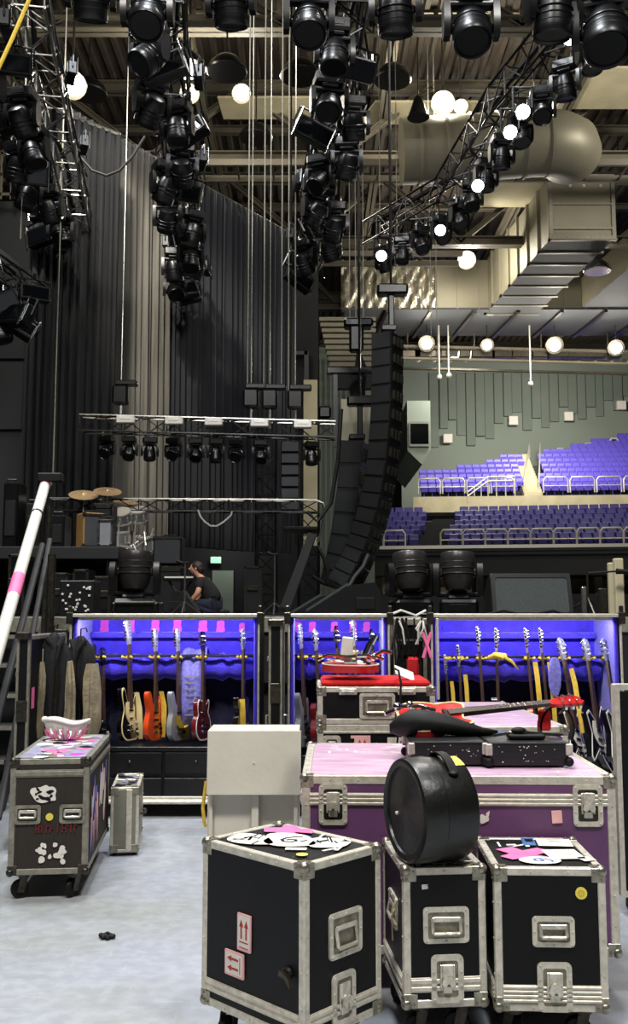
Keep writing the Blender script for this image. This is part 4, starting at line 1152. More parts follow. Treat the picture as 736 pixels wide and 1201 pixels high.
# ================================================================ guitar trunks
def vault(label, x0, W, Yf, base, hooks, tabs, zt=1.53, depth=.62, rows=True):
    r = thing('guitar_vault', label, 'guitar case', (x0,Yf,0)); h0 = .13
    T = .02
    b = MB()
    b.box((T/2,depth/2,(zt+h0)/2),(T,depth,zt-h0)); b.box((W-T/2,depth/2,(zt+h0)/2),(T,depth,zt-h0))
    b.box((W/2,depth-T/2,(zt+h0)/2),(W-2*T,T,zt-h0)); b.box((W/2,depth/2,zt-T/2),(W-2*T,depth,T)); b.box((W/2,depth/2,h0+T/2),(W-2*T,depth,T))
    b.build('shell', M['lam_black'], r)
    e = MB(); t = .026
    for x in (t/2-.003, W-t/2+.003): e.box((x,.0,(zt+h0)/2),(t*.6,t,zt-h0),None,.003)
    e.box((W/2,0,zt-t/2+.003),(W,t,t),None,.003); e.box((W/2,0,h0+t/2),(W,t,t),None,.003)
    e.box((W/2,depth,zt-t/2+.004),(W,t,t),None,.003)
    for x in (t/2,W-t/2): e.box((x,depth/2,zt-t/2+.004),(t,depth,t),None,.003)
    e.build('edge_trim', M['alu'], r)
    for x in (0,W):
        b = MB(); b.box((x,.0,zt-.03),(.05,.05,.09),None,.006); b.box((x,0,zt+.035),(.03,.03,.06),None,.006); b.build('corner_cap', M['dark_steel'], r)
    l = MB()
    l.box((W/2,depth-.05,1.25),(W-.05,.06,.5),None,.012)
    l.box((.035,depth/2,.95),(.03,depth-.06,1.1),None,.008); l.box((W-.035,depth/2,.95),(.03,depth-.06,1.1),None,.008)
    l.build('plush_lining', M['velvet'], r)
    g_ = MB(); g_.box((W/2,depth-.13,1.36),(W-.1,.1,.045),None,.012); g_.build('plush_ledge', M['velvet'], r)
    roll = MB(); rings = []
    n = 26
    for i in range(n+1):
        x = .06+(W-.12)*i/n; w = .012*math.sin(i*1.9)+.008*math.sin(i*3.1)
        rings.append([(x, depth-.24+(.085+w)*math.cos(a)*1.1, 1.105+(.095+w)*math.sin(a)*1.05) for a in [2*PI*k/14 for k in range(14)]])
    roll.loft(rings); roll.build('padded_roll', M['velvet'], r, smooth=80)
    ap = MB(); ap.box((W/2,depth-.1,.76),(W-.08,.05,.6),None,.01); ap.build('lower_lining', M['velvet_dark'], r)  # shade under the padded roll painted as darker plush
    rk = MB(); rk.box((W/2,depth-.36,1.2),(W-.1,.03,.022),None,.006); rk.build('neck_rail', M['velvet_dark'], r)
    for x in hooks:
        k = MB(); xx = x-x0
        k.tube([(xx-.034,depth-.48,1.2),(xx-.032,depth-.4,1.185),(xx,depth-.35,1.18),(xx+.032,depth-.4,1.185),(xx+.034,depth-.48,1.2)], .009, 6)
        k.box((xx,depth-.36,1.19),(.05,.05,.03),None,.006)
        k.build('neck_cradle', M['yellow_web'], r)
    for (x,w,h,m) in tabs:
        k = MB(); xx = x-x0
        k.prism(smooth_poly([(xx-w/2,1.385),(xx+w/2,1.388),(xx+w*.42,1.385+h*.45),(xx+w*.46,1.385+h),(xx-w*.4,1.38+h),(xx-w*.44,1.385+h*.4)],2), depth-.086, depth-.08)
        k.build('tape_tab', M[m], r)
    if base:
        d = MB(); d.box((W/2,.29,.315),(W-.05,.5,.36),None,.006); d.box((W/2,.22,.507),(W-.05,.42,.03),None,.004); d.build('pedestal', M['plastic'], r)
        for k in range(2):
            q = MB(); q.box((W*(.26+.48*k),.03,.4),(W*.47,.03,.16),None,.006)
            dr = q.build('drawer', M['plastic'], r)
            for xx in (W*(.26+.48*k)-.1, W*(.26+.48*k)+.1):
                q = MB(); q.ball((xx,.004,.41),.014,7); q.build('knob', M['dark_steel'], dr)
            q = MB(); q.box((W*(.26+.48*k),.03,.215),(W*.47,.03,.15),None,.006); q.build('drawer', M['plastic'], r)
        f = MB(); f.cyl((.04,-.02,.12),(W-.04,-.02,.12),.018,.018,10); f.build('foot_rail', M['alu'], r)
    else:
        d = MB(); d.box((W/2,.32,.3),(W-.05,.5,.3),None,.006); d.build('pedestal', M['plastic'], r)
    for (x,y) in ((.12,.08),(W-.12,.08),(.12,depth-.08),(W-.12,depth-.08)): caster(r, x, y, h0, .4, .045)
    q = MB(); q.box((W/2,.035,zt-.034),(W-.12,.03,.024),None,.004); q.build('lamp_bar', M['alu'], r)
    ld = bpy.data.lights.new('trunk_lamp','AREA'); ld.shape = 'RECTANGLE'; ld.size = W-.16; ld.size_y = .03; ld.energy = 7.5*W; ld.color = (.93,.93,1)
    lo_ = bpy.data.objects.new('trunk_lamp_source', ld); COL.objects.link(lo_); lo_.parent = r; lo_.location = (W/2,.045,zt-.05)
    lo_.rotation_euler = (Vector((0,.45,-.5))).to_track_quat('-Z','Y').to_euler()
    return r
def trunk_door(r, X, Ln, z0, z1, th=.09, tape=True):
    """X: matrix with local x along the door, y through it"""
    b = MB(); b.box((Ln/2,0,(z0+z1)/2),(Ln-.01,th-.012,z1-z0-.01),X); d = b.build('door', M['lam_black'], r)
    e = MB(); t = .03
    for x in (t/2,Ln-t/2):
        for s in (-1,1): e.box((x,s*(th/2-t*.3),(z0+z1)/2),(t,t*.6,z1-z0),X,.003)
    for z in (z0+t/2,z1-t/2):
        for s in (-1,1): e.box((Ln/2,s*(th/2-t*.3),z),(Ln,t*.6,t),X,.003)
    e.box((Ln/2,th*.1,z1-.26),(Ln-.04,th+.004,.03),X,.003)
    e.build('edge_trim', M['alu_dull'], d)
    for z in (z1-.5,z0+.35):
        h = MB(); h.box((-.002,0,z),(.02,.07,.14),X,.004); h.build('latch', M['dark_steel'], d)
    for x in (0,Ln):
        for z in (z0,z1): h = MB(); h.box((x,0,z),(.045,th+.01,.05),X,.008); h.build('corner_cap', M['dark_steel'], d)
    if tape:
        for sg in (-1,1):
            p = MB(); p.box((.09,sg*(th/2+.002),z1-.42),(.06,.003,.14),X); p.build('tape', M['pink'], d)
            w = MB(); w.box((.3,sg*(th/2+.002),z1-.16),(.015,.003,.12),X); w.build('white_tape', M['paper'], d)
    c = MB()
    for s in (-1,1):
        c.tube([X@Vector(p) for p in ((.32,s*th/2,z0+.5),(.32,s*(th/2+.03),z0+.5),(.32,s*(th/2+.03),z0+.62),(.32,s*th/2,z0+.62))], .008, 6)
    c.build('handle', M['steel'], d)
    return d
YV = 7.3
V1x0, V1x1 = P(82,720,YV).x, P(305,720,YV).x
g1 = [(148,728,151),(180,738,180),(206,738,207),(235,738,236),(282,735,283)]
hk = [P(a+2,770,YV+.2).x for a,_,_ in g1]+[P(118,785,YV+.2).x]
tabs = [(P(px,745,YV+.5).x,w,h,'hotpink') for px,w,h in ((97,.07,.1),(121,.07,.1),(153,.05,.1),(181,.07,.1),(207,.07,.12),(237,.075,.09),(258,.07,.09),(283,.05,.07))]
v1 = vault('open guitar trunk with blue plush lining, six guitars above black drawers', V1x0, V1x1-V1x0, YV, True, hk, tabs)
b = MB(); xx = P(254,752,YV+.5).x-V1x0; b.box((xx-.06,.50,1.335),(.26,.004,.02)); b.build('tape_strip', M['hotpink'], v1)
Wd = V1x1-V1x0
trunk_door(v1, XF((.0-.06,-.95,0),(0,1,0),(-1,0,0),(0,0,1)), .94, .16, 1.39)
trunk_door(v1, XF((Wd+.14,-.5,0),(0,1,0),(-1,0,0),(0,0,1)), .5, .16, 1.47, .1, False)
b = MB(); b.box((.11,.1,1.13),(.13,.14,.33),None,.012); b.build('pouch', M['lam_black'], v1)
zb = .55
lean_guitar('black flame guitar with a cream strap at both sides, tallest in the left trunk', STRAT, 'black_lac', g1[0][:2], g1[0][2], YV+.17, zb, binding='cream', guard='cream', strap=('cream',[(.09,-.03,.36),(.11,-.04,.24),(.1,-.05,.12),(.12,-.045,.0)],.05), pegs='six', headm='silver_lac', group=None)
lean_guitar('orange-red guitar with a yellow strap in the left trunk', STRAT, 'orange', g1[1][:2], g1[1][2], YV+.17, zb, strap=('yellow_web',[(.09,-.03,.40),(.115,-.045,.28),(.1,-.05,.16),(.1,-.045,.02)],.045), pegs='six', headm='silver_lac')
lean_guitar('silvery guitar wrapped in a yellow strap, beside the orange-red one', STRAT, 'silver_lac', g1[2][:2], g1[2][2], YV+.17, zb, strap=('yellow_web',[(-.08,-.03,.2),(-.02,-.05,.1),(.08,-.05,.12),(.13,-.04,.04),(.15,-.03,0)],.06), pegs='six', headm='silver_lac')
lean_guitar('dark red guitar partly behind the lavender towel', SINGLE, 'dark_red', g1[3][:2], g1[3][2], YV+.17, zb, binding='white', headm='black_lac')
lean_guitar('black guitar with a yellow strap at the right end of the left trunk', HORNED, 'black_lac', g1[4][:2], g1[4][2], YV+.17, zb, strap=('yellow_web',[(-.08,-.035,.33),(-.09,-.04,.22),(-.1,-.045,.1),(-.07,-.04,-.0)],.05), headm='silver_lac')
lean_guitar('short dark guitar standing in the left end of the left trunk', HORNED, 'black_lac', (118,757), 119, YV+.14, .5, headm='black_lac', neckm='rosewood')
# towel over the roll
def towel():
    a = P(213,776,YV+.26); r = thing('towel','lavender towel with faint print hanging over the plush roll of the left trunk','towel',(a.x,YV+.15,.62))
    b = MB(); w = .19; rings = []
    for j,(y,z) in enumerate(((.36,.585),(.27,.625),(.17,.60),(.115,.5),(.085,.35),(.08,.18),(.085,.02))):
        ring = [(w*i/10, y+.012*math.sin(i*1.4+j*.5), z+.01*math.sin(i*.9)) for i in range(11)]
        rings.append(ring)
    b.loft(rings, caps=False, closed=False); o = b.build('cloth', M['towel'], r, smooth=80)
    m = o.modifiers.new('thick','SOLIDIFY'); m.thickness = .008
    t = MB()
    for k in range(7): t.box((.09+.02*math.sin(k),.066,.12+.05*k),(.11-.02*(k%3),.004,.012))
    t.build('print', M['silver_lac'], r)
towel()
# middle trunk
V2x0, V2x1 = P(337,720,YV).x, P(457,720,YV).x
g2 = [(349,732,356),(366,735,374),(391,731,397),(411,728,418),(432,735,440)]
tabs = [(P(px,745,YV+.5).x,.06,.08,'hotpink') for px in (348,366,392,414,430)]
v2 = vault('narrower open trunk with blue plush lining in the middle, behind the red guitar', V2x0, V2x1-V2x0, YV, False, [P(a+6,770,YV+.2).x for a,_,_ in g2], tabs)
for k,(hx,hy,fx) in enumerate(g2):
    lean_guitar('guitar standing in the middle trunk, %s headstock from its left side' % nth(k+1), (STRAT,SINGLE,HORNED,STRAT,SINGLE)[k], ('silver_lac','dark_red','sunburst','black_lac','dark_red')[k], (hx,hy), fx, YV+.17, .5, pegs='six' if k in (0,3) else 'two', headm=('silver_lac','silver_lac','black_lac','silver_lac','black_lac')[k])
# right trunk
YR = 7.1
V3x0, V3x1 = P(504,720,YR).x, P(728,720,YR).x
g3 = [(519,768,526),(534,757,541),(556,735,567),(578,737,582),(612,737,626),(629,737,642),(653,746,668),(682,747,692),(704,747,714)]
tabs = [(P(px,748,YR+.5).x,.05,.06,'velvet') for px in (523,560,630)]
v3 = vault('wide open trunk with blue plush lining at right, holding nine guitars', V3x0, V3x1-V3x0, YR, False, [P(a+7,772,YR+.2).x for a,_,_ in g3], tabs)
b = MB(); b.box((.05,-.02,1.2),(.02,.03,.6),None,.004); b.build('stay_bar', M['alu'], v3)
b = MB(); b.box((0,0,0),(.022,.008,.2),TR(-.03,-.035,1.3)@rotm('Y',18),.003); b.box((0,0,0),(.022,.008,.2),TR(-.03,-.044,1.3)@rotm('Y',-18),.003); b.build('pink_ribbon', M['pink'], v3)
nm = ['short guitar with a yellow strap at the left end of the right trunk','guitar with a yellow strap second from the left end of the right trunk','slanting necked guitar in the right trunk, third from its left end','guitar with a yellow cloth tied at its neck in the right trunk','guitar left of the middle pair with a broad yellow strap in the right trunk','guitar right of the middle pair with a broad yellow strap in the right trunk','black angular guitar with white edging, leftmost of three in the right trunk','black angular guitar with white edging, middle of three in the right trunk','black angular guitar with white edging, rightmost of three in the right trunk']
for k,(hx,hy,fx) in enumerate(g3):
    ang = k >= 6
    lean_guitar(nm[k], ANGULAR if ang else (STRAT,SINGLE,HORNED)[k%3], 'black_lac' if ang else ('sunburst','dark_red','silver_lac','black_lac','orange','cream')[k], (hx,hy), fx, YR+.15, .44 if ang else .5, spin=52 if ang else 76, fwd=.22 if ang else 0, binding='white' if ang else None, guard='white' if ang else None, pegs='two' if ang else 'six', headm='silver_lac', neckm='rosewood',
        strap=('yellow_web',[(-.02,-.07,.66),(-.01,-.075,.55),(-.016,-.075,.4),(-.01,-.07,.2)],.036) if k in (0,1,4,5,6) else None)
r = thing('cloth_tie','yellow cloth knotted around a guitar neck in the right trunk','cloth',P(583,771,YR+.1))
b = MB(); b.tube([(-.06,-.02,.0),(-.03,-.05,.02),(.02,-.05,.0),(.05,-.02,.01),(.0,.02,.015)], .022, 7, closed=True); b.tube([(.05,-.03,0),(.1,-.04,-.03),(.15,-.04,-.09)], [.014,.012,.004], 5); b.build('knot', M['yellow_web'], r)
r = thing('cloth_pouch','grey blue cloth pouch hanging beside a neck in the right trunk','pouch',P(650,790,YR+.08))
b = MB(); b.loft([[(.05*w*math.cos(2*PI*k/10), .02*math.sin(2*PI*k/10), z) for k in range(10)] for w,z in ((.5,-.16),(.9,-.1),(1,0),(.8,.08),(.4,.12))]); b.build('pouch_body', M['towel'], r)
# equipment rack between middle and right trunks
def rack():
    x0, x1 = P(461,730,7.3).x, P(500,730,7.3).x; W = x1-x0
    r = thing('equipment_rack','narrow open equipment rack with cables and a red pouch between two trunks','rack',(x0,7.3,0))
    b = MB()
    for x in (.015,W-.015):
        for y in (0,.4): b.box((x,y,.79),(.03,.03,1.42),None,.004)
    for z in (.13,1.47): b.box((W/2,0,z),(W,.04,.05),None,.004); b.box((W/2,.4,z),(W,.04,.05),None,.004)
    b.build('frame', M['alu_dull'], r)
    b = MB(); b.box((W/2,.41,.79),(W-.03,.02,1.3)); b.build('back_panel', M['lam_black'], r)
    for k in range(7):
        q = MB(); z = .25+k*.17; q.box((W/2,.2,z),(W-.06,.36,.12),None,.006); q.box((W/2-.05,.012,z+.02),(.06,.01,.03),None,.002); q.cyl((W/2+.06,.02,z),(W/2+.06,.0,z),.014,.014,8)
        q.build('rack_unit', M['plastic' if k%2 else 'fixture_grey'], r)
    c = MB(); gg = random.Random(8)
    for k in range(9):
        x = gg.uniform(.02,W-.02); c.tube([(x,-.02,1.5),(x+gg.uniform(-.05,.05),-.05,1.35),(x+gg.uniform(-.06,.06),-.04,1.1),(x+gg.uniform(-.06,.06),-.03,.9)], .006, 5)
    c.build('cable', M['rubber'], r)
    c = MB()
    for k in range(5): 
        x = gg.uniform(.02,W-.02); c.tube([(x,-.03,1.48),(x+gg.uniform(-.06,.06),-.06,1.42),(x+gg.uniform(-.1,.1),-.05,1.3)], .007, 5)
    c.build('white_cable', M['white'], r)
    c = MB(); c.box((W*.55,-.03,1.12),(.1,.06,.17),None,.02); c.build('red_pouch', M['red_felt'], r)
rack()
# ================================================================ red guitars lying down
# on the shallow case: body towards the camera, seen along its edge
make_guitar('red guitar lying flat on the red lined case, white plate facing up', HORNED, 'red_lac', (.16,5.62,1.215), guard='white', binding='white', headm='maple', rot=(math.radians(-97),math.radians(6),math.radians(90)), s=1.0) if False else None
def flat_guitar(label, shape, col, M4, **kw):
    r = make_guitar(label, shape, col, (0,0,0), **kw); r.matrix_world = M4; return r
def frame(origin, zaxis, up):      # guitar local z = along the neck, local -y = face normal
    z = Vector(zaxis).normalized(); n = Vector(up); n = (n - z*n.dot(z)).normalized(); y = -n; x = y.cross(z)
    return XF(origin, x, y, z)
o = P(409,785,5.55)
flat_guitar('red guitar lying on the red lined case with its neck pointing away', HORNED, 'red_lac', frame((o.x,5.36,1.225),(.05,.99,.05),(0,-.25,1)), guard='white', binding='white', headm='white', neckm='maple')
r = thing('metal_clamp','chrome and white gadget standing on the red guitar','gadget',(o.x-.0,5.5,1.262))
b = MB(); b.box((-.02,0,.07),(.07,.03,.14),rotm('Y',6),.008); b.build('white_plate', M['white'], r)
b = MB(); b.tube([(.08,.02,.0),(.12,.03,.09),(.16,.04,.15)], [.018,.022,.012], 7); b.tube([(-.18,0,.01),(-.12,-.02,.04),(-.02,-.03,.03),(.1,-.02,.035),(.2,0,.015)], .01, 6); b.tube([(.12,.02,.02),(.2,.03,.06),(.25,.02,.05)], .012, 6); b.build('metal_arm', M['chrome'], r)
r = thing('paper_tag','folded white tag lying beside the red guitar on the case','paper',(o.x+.3,5.45,1.175))
b = MB(); b.box((.0,0,.03),(.12,.09,.004),rotm('X',30)@rotm('Y',25)); b.build('sheet', M['paper'], r)
r = thing('cable','black cable hanging down the front of the shallow case','cable',(o.x+.25,5.33,1.2))
b = MB(); b.tube([(.0,.06,.03),(.02,0,.02),(.03,-.03,-.05),(.02,-.03,-.25),(.0,-.04,-.42)], .006, 6); b.build('cord', M['rubber'], r)
# big red guitar lying on the effect cases, neck to the right
p0 = P(478,858,4.75); p1 = P(604,829,4.95)
base = Vector((.40,4.5,1.03)); nd = Vector((1.0,.10,.085))
flat_guitar('red guitar with cream edge lying over the small black cases, neck reaching right', SINGLE, 'red_lac', frame(base,nd,(0,-.3,1)), binding='cream', guard=None, neckm='rosewood', headm='red_lac', s=1.45)
r = thing('guitar_strap','wide black leather strap heaped beside the big red guitar','strap',(.45,4.42,.985))
b = MB(); rings = []
for i,(x,y,z,w,h) in enumerate(((-.1,.0,.03,.02,.02),(-.06,-.01,.045,.05,.045),(.0,-.02,.055,.06,.06),(.08,-.03,.052,.055,.055),(.16,-.035,.045,.05,.045),(.25,-.03,.03,.042,.032),(.33,-.01,.015,.035,.02),(.4,.02,.008,.02,.01))):
    rings.append([(x,y+w*math.cos(q),z+h*math.sin(q)*(1+.15*math.sin(3*q+i))) for q in [2*PI*k/14 for k in range(14)]])
b.loft(rings); b.build('band', M['rubber'], r, smooth=60)
b = MB(); b.tube([(-.12,.03,.09),(-.04,.06,.12),(.05,.07,.12),(.12,.06,.1)], .012, 6); b.ball((-.06,.05,.12),.022,6); b.ball((.0,.06,.13),.018,6); b.build('buckle', M['chrome'], r)
r = thing('strap_loop','black strap looped upright around the guitar neck at right','strap',P(652,868,4.62))
b = MB(); rings = []
for i in range(17):
    a = 2*PI*i/16*.9-.6; c, s = math.cos(a), math.sin(a)
    rings.append([(c*.085,-.03,s*.11+.06),(c*.085,.03,s*.11+.06),(c*.075,.03,s*.1+.06),(c*.075,-.03,s*.1+.06)])
b.loft(rings); b.tube([(-.08,0,-.02),(-.16,.0,.0),(-.24,-.01,-.02),(-.3,0,.03)], [.016,.018,.016,.008], 6); b.build('band', M['rubber'], r, smooth=60)
# two small black cases on the purple lid
zD = .873+.005
def small_case(x0, x1, y0, yaw, label):
    w = x1-x0; r = thing('effects_case', label, 'small case', (x0,y0,zD), yaw)
    b = MB(); b.box((w/2,.14,.055),(w,.28,.1),None,.006); b.build('body', M['plastic'], r)
    b = MB(); b.box((w/2,.14,.098),(w+.004,.284,.012),None,.004); b.build('edge_trim', M['lam_black'], r)
    for x in (.0,w):
        for y in (0,.28):
            c = MB(); c.box((x,y,.075),(.03,.03,.05),None,.004); c.build('corner_cap', M['steel'], r)
            c = MB(); c.ball((x,y,.022),.021,7); c.build('foot', M['rubber'], r)
    s = MB(); gg = random.Random(int(x0*100))
    for k in range(22): s.box((gg.uniform(.03,w-.03),-.0008,gg.uniform(.02,.09)),(gg.uniform(.002,.006),.001,gg.uniform(.002,.005)))
    s.build('paint_speck', M['paper'], r)
    return r
small_case(P(573,890,4.17).x, P(667,890,4.17).x, 4.17, .0, 'small speckled black case at right on the purple case')
small_case(P(482,890,4.2).x, P(569,890,4.2).x, 4.2, .0, 'small speckled black case mostly hidden behind the drum case')
r = thing('foot_pedal','chrome and black foot pedal lying on the right small case','pedal',(P(615,874,4.3).x,4.28,zD+.106))
b = MB(); b.box((.0,0,.012),(.16,.08,.022),None,.006); b.ball((-.03,0,.035),.022,7,(1.6,1,.8)); b.build('body', M['rubber'], r)
b = MB(); b.tube([(-.14,.02,.012),(-.08,0,.024),(.0,-.01,.03),(.1,.0,.02),(.17,.01,.014)], .007, 6); b.build('rod', M['chrome'], r)
r = thing('cable_bundle','coil of black cable and white plugs behind the small cases','cable',(P(600,872,4.6).x,4.56,zD+.012))
b = MB()
for k in range(4): b.tube([( (.09+.008*k)*math.cos(2*PI*i/14), (.07+.005*k)*math.sin(2*PI*i/14), .008+.014*k) for i in range(14)], .008, 5, closed=True)
b.build('coil', M['rubber'], r)
b = MB(); b.box((-.05,-.09,.03),(.07,.025,.025),rotm('Z',0),.004); b.box((.06,-.1,.02),(.06,.02,.02),None,.004); b.build('plug', M['white'], r)
r = thing('foot_monitor','tilted black floor box behind the drum case','box',(P(590,865,4.62).x-.25,4.5,zD+.004))
b = MB(); b.prism([(0,0),(.3,0),(.3,.06),(.04,.12),(0,.11)], 0, .16); b.build('body', M['fixture_grey'], r)
b = MB(); b.box((.17,.08,.092),(.16,.1,.006),rotm('Y',0)); b.build('label_plate', M['blue_print'], r)
# dark case standing at right edge
xa = P(724,860,5.0).x
r = thing('case_cover','dark trunk lid with pale frame standing at the right picture edge','lid',(xa,5.0,0))
b = MB(); b.box((.25,.03,.62),(.5,.05,1.02)); b.build('panel', M['lam_black'], r)
b = MB(); b.ring(rrect(.25,.63,.52,1.08,.01),rrect(.256,.63,.48,1.02,.01),-.002,.062); b.build('edge_trim', M['alu'], r)
b = MB(); b.box((.25,.03,.06),(.4,.2,.12),None,.01); b.build('foot', M['rubber'], r)
r = thing('red_cloth','small red cloth hanging on the red guitar neck','cloth',P(638,842,4.6))
b = MB(); b.box((0,0,-.01),(.06,.02,.1),None,.008); b.build('hanging_cloth', M['red_felt'], r)
# ================================================================ jackets
def jacket(loc, rz, label, seed):
    r = thing('jacket', label, 'jacket', loc, rz); n = 36; gg = random.Random(seed); ph = [gg.uniform(0,6) for _ in range(4)]
    def ring(w, d, z, j, cx=0, amp=1):
        return [(cx+w*.5*math.cos(a)*(1+amp*.09*math.sin(5*a+ph[0]+j*.5)), d*.6*math.sin(a)*(1+amp*.3*math.sin(6*a+ph[1]+j*.35)), z) for a in [2*PI*k/n for k in range(n)]]
    b = MB(); b.loft([ring(w,d,z,j) for j,(w,d,z) in enumerate(((.04,.04,.0),(.11,.07,-.04),(.2,.1,-.1),(.23,.12,-.2),(.22,.12,-.34),(.2,.12,-.5),(.17,.11,-.66)))])
    b.build('torso', M['cloth_black'], r, smooth=70)
    for s in (-1,1):
        b = MB(); b.loft([ring(w,d,z,j,s*cx,.8) for j,(w,d,z,cx) in enumerate(((.07,.1,-.2,.1),(.1,.14,-.3,.1),(.11,.15,-.42,.105),(.10,.14,-.54,.11),(.11,.15,-.64,.108),(.08,.12,-.72,.1)))]); b.build('sleeve', M['khaki'], r, smooth=70)
    b = MB(); b.tube([(-.06,-.03,-.03),(-.02,-.06,-.09),(0,-.07,-.2),(.02,-.06,-.09),(.06,-.03,-.03)], .018, 6); b.build('collar', M['cloth_black'], r)
    b = MB(); b.tube([(0,-.07,-.18),(.008,-.085,-.34),(-.004,-.08,-.5),(.0,-.075,-.64)], .012, 5); b.build('zip', M['dark_steel'], r)
    b = MB(); b.tube([(0,0,-.01),(0,0,.05),(.03,.02,.06),(.03,.04,.03)], .006, 6); b.build('hanger_hook', M['dark_steel'], r)
a = P(60,738,6.75); jacket((a.x+.03,6.72,1.40), .5, 'dark jacket with khaki sleeves hanging on the left trunk door', 1)
a = P(86,742,6.9); jacket((a.x+.03,7.0,1.37), -.3, 'black jacket with khaki hem hanging before the left trunk, right of another', 2)
# ================================================================ stairs and rails at left
def stairs():
    r = thing('stage_steps','black steps with pale tread edges leading up to the stage at far left','steps',(-3.2,7.4,0))
    b = MB()
    for k in range(6): b.box((.0,.12+.2*k,.12+.24*k),(1.5,.26,.04),None,.004)
    b.build('tread', M['step_grey'], r)
    e = MB()
    for k in range(6): e.box((0,-.012+.2*k,.125+.24*k),(1.5,.012,.03))
    e.build('tread_nosing', M['alu_dull'], r)
    for x in (-.76,.76):
        s = MB(); s.prism([(0,0),(.16,0),(1.3,1.36),(1.3,1.5),(1.14,1.5)], x-.02, x+.02, Matrix(((0,1,0,0),(1,0,0,0),(0,0,1,0),(0,0,0,1))))
        s.build('stringer', M['stage_black'], r)
stairs()
def handrail():
    a = P(-2,760,6.6); c = P(53,568,8.6); r = thing('hand_rail','long white handrail with pink tape beside the steps at left','handrail',(a.x,a.y,0))
    q = c-Vector((a.x,a.y,0)); p0 = Vector((0,0,a.z)); d = q-p0
    low = p0-d*.35
    b = MB(); b.tube([low,p0+d*.92,q,q+Vector((.02,.02,.03))], .047, 12); b.build('rail_bar', M['white'], r)
    for t0,t1 in ((.985,1.0),(.26,.37)):
        k = MB(); f = lambda t: p0+d*t
        k.tube([f(t0),f(t1)], .049, 12); k.build('tape', M['pink'], r)
    k = MB(); k.tube([p0+d*.77-Vector((0,0,.004)),p0+d*.78], .051, 10); k.build('clamp', M['rubber'], r)
    for (t,off,mm) in ((.9,.0,'dark_steel'),(.55,.14,'dark_steel')):
        k = MB(); top = p0+d*t; k.cyl((top.x+off+.06,top.y+.02,0),(top.x+off+.06,top.y+.02,top.z*.97),.034,.034,10); k.build('post', M[mm], r)
    k = MB()
    e0, e1 = low+Vector((.04,.08,-.25)), p0+d*.66+Vector((.06,.1,-.12))
    k.tube([e0,e1], .027, 10); k.tube([e0+Vector((.07,.1,-.3)),e1+Vector((.05,.05,.05))], .022, 8); k.build('lower_rail', M['step_grey'], r)
    k = MB(); k.box(q+Vector((.05,.0,.06)),(.22,.12,.08),None,.01); k.build('top_clamp', M['rubber'], r)
handrail()
r = thing('fluff','small crumpled black scrap lying on the floor','scrap',PZ(125,1101,0))
b = MB(); gg = random.Random(3)
for k in range(7): b.ball((gg.uniform(-.03,.03),gg.uniform(-.02,.02),.012),.014,6,(1,1,.8))
b.tube([(-.03,0,.012),(.0,.02,.02),(.03,.0,.012)], .008, 5)
b.build('scrap', M['rubber'], r)
# ================================================================ curtains
ZS = 1.49       # stage floor
def curtain(label, top_pts, zb, folds, amp, m, seed, name='stage_curtain', gather=0.0):
    a, c = top_pts; a, c = Vector(a), Vector(c)
    r = thing(name, label, 'curtain', ((a.x+c.x)/2,(a.y+c.y)/2,zb)); base = Vector(r.location)
    d = Vector((c.x-a.x,c.y-a.y,0)); L_ = d.length; d.normalize(); n = Vector((-d.y,d.x,0))
    gg = random.Random(seed); ph = [gg.uniform(-.5,.5) for _ in range(folds+2)]; am = [gg.uniform(.55,1.3) for _ in range(folds+2)]
    N = folds*8; rings = []
    for j in range(9):
        t = j/8; ring = []
        for i in range(N+1):
            u = i/N; f = u*folds; k = int(f)
            w = math.sin(2*PI*f+ph[k]*(1-abs(2*(f-k)-1))*2)*am[k]*amp*(.55+.45*t) + .25*amp*math.sin(2*PI*f*2.3+seed)
            uu = u + .004*math.sin(u*40+t*2)
            if gather: uu = uu + (gather-uu)*.55*t*t if False else uu
            zt = a.z+(c.z-a.z)*u
            z = zt+(zb-zt)*t
            p = a.lerp(c,uu)+n*w; ring.append((p.x-base.x,p.y-base.y,z-base.z))
        rings.append(ring)
    b = MB(); b.loft(rings, caps=False, closed=False); o = b.build('drape', M[m], r, smooth=80)
    md = o.modifiers.new('thick','SOLIDIFY'); md.thickness = .015
    h = MB(); h.tube([a-base+Vector((0,0,.03)),c-base+Vector((0,0,.03))], .05, 8); h.build('top_bar', M['truss_silver'], r)
    return r
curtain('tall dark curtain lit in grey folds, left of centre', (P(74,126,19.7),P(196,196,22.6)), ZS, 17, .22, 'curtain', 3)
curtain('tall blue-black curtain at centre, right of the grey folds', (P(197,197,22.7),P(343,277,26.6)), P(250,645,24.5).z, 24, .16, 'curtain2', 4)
a = P(40,122,19.0); c = P(141,160,19.2)
curtain('black curtain hanging in front at far left with wide folds', (a, c), ZS, 11, .14, 'front_velour', 9)
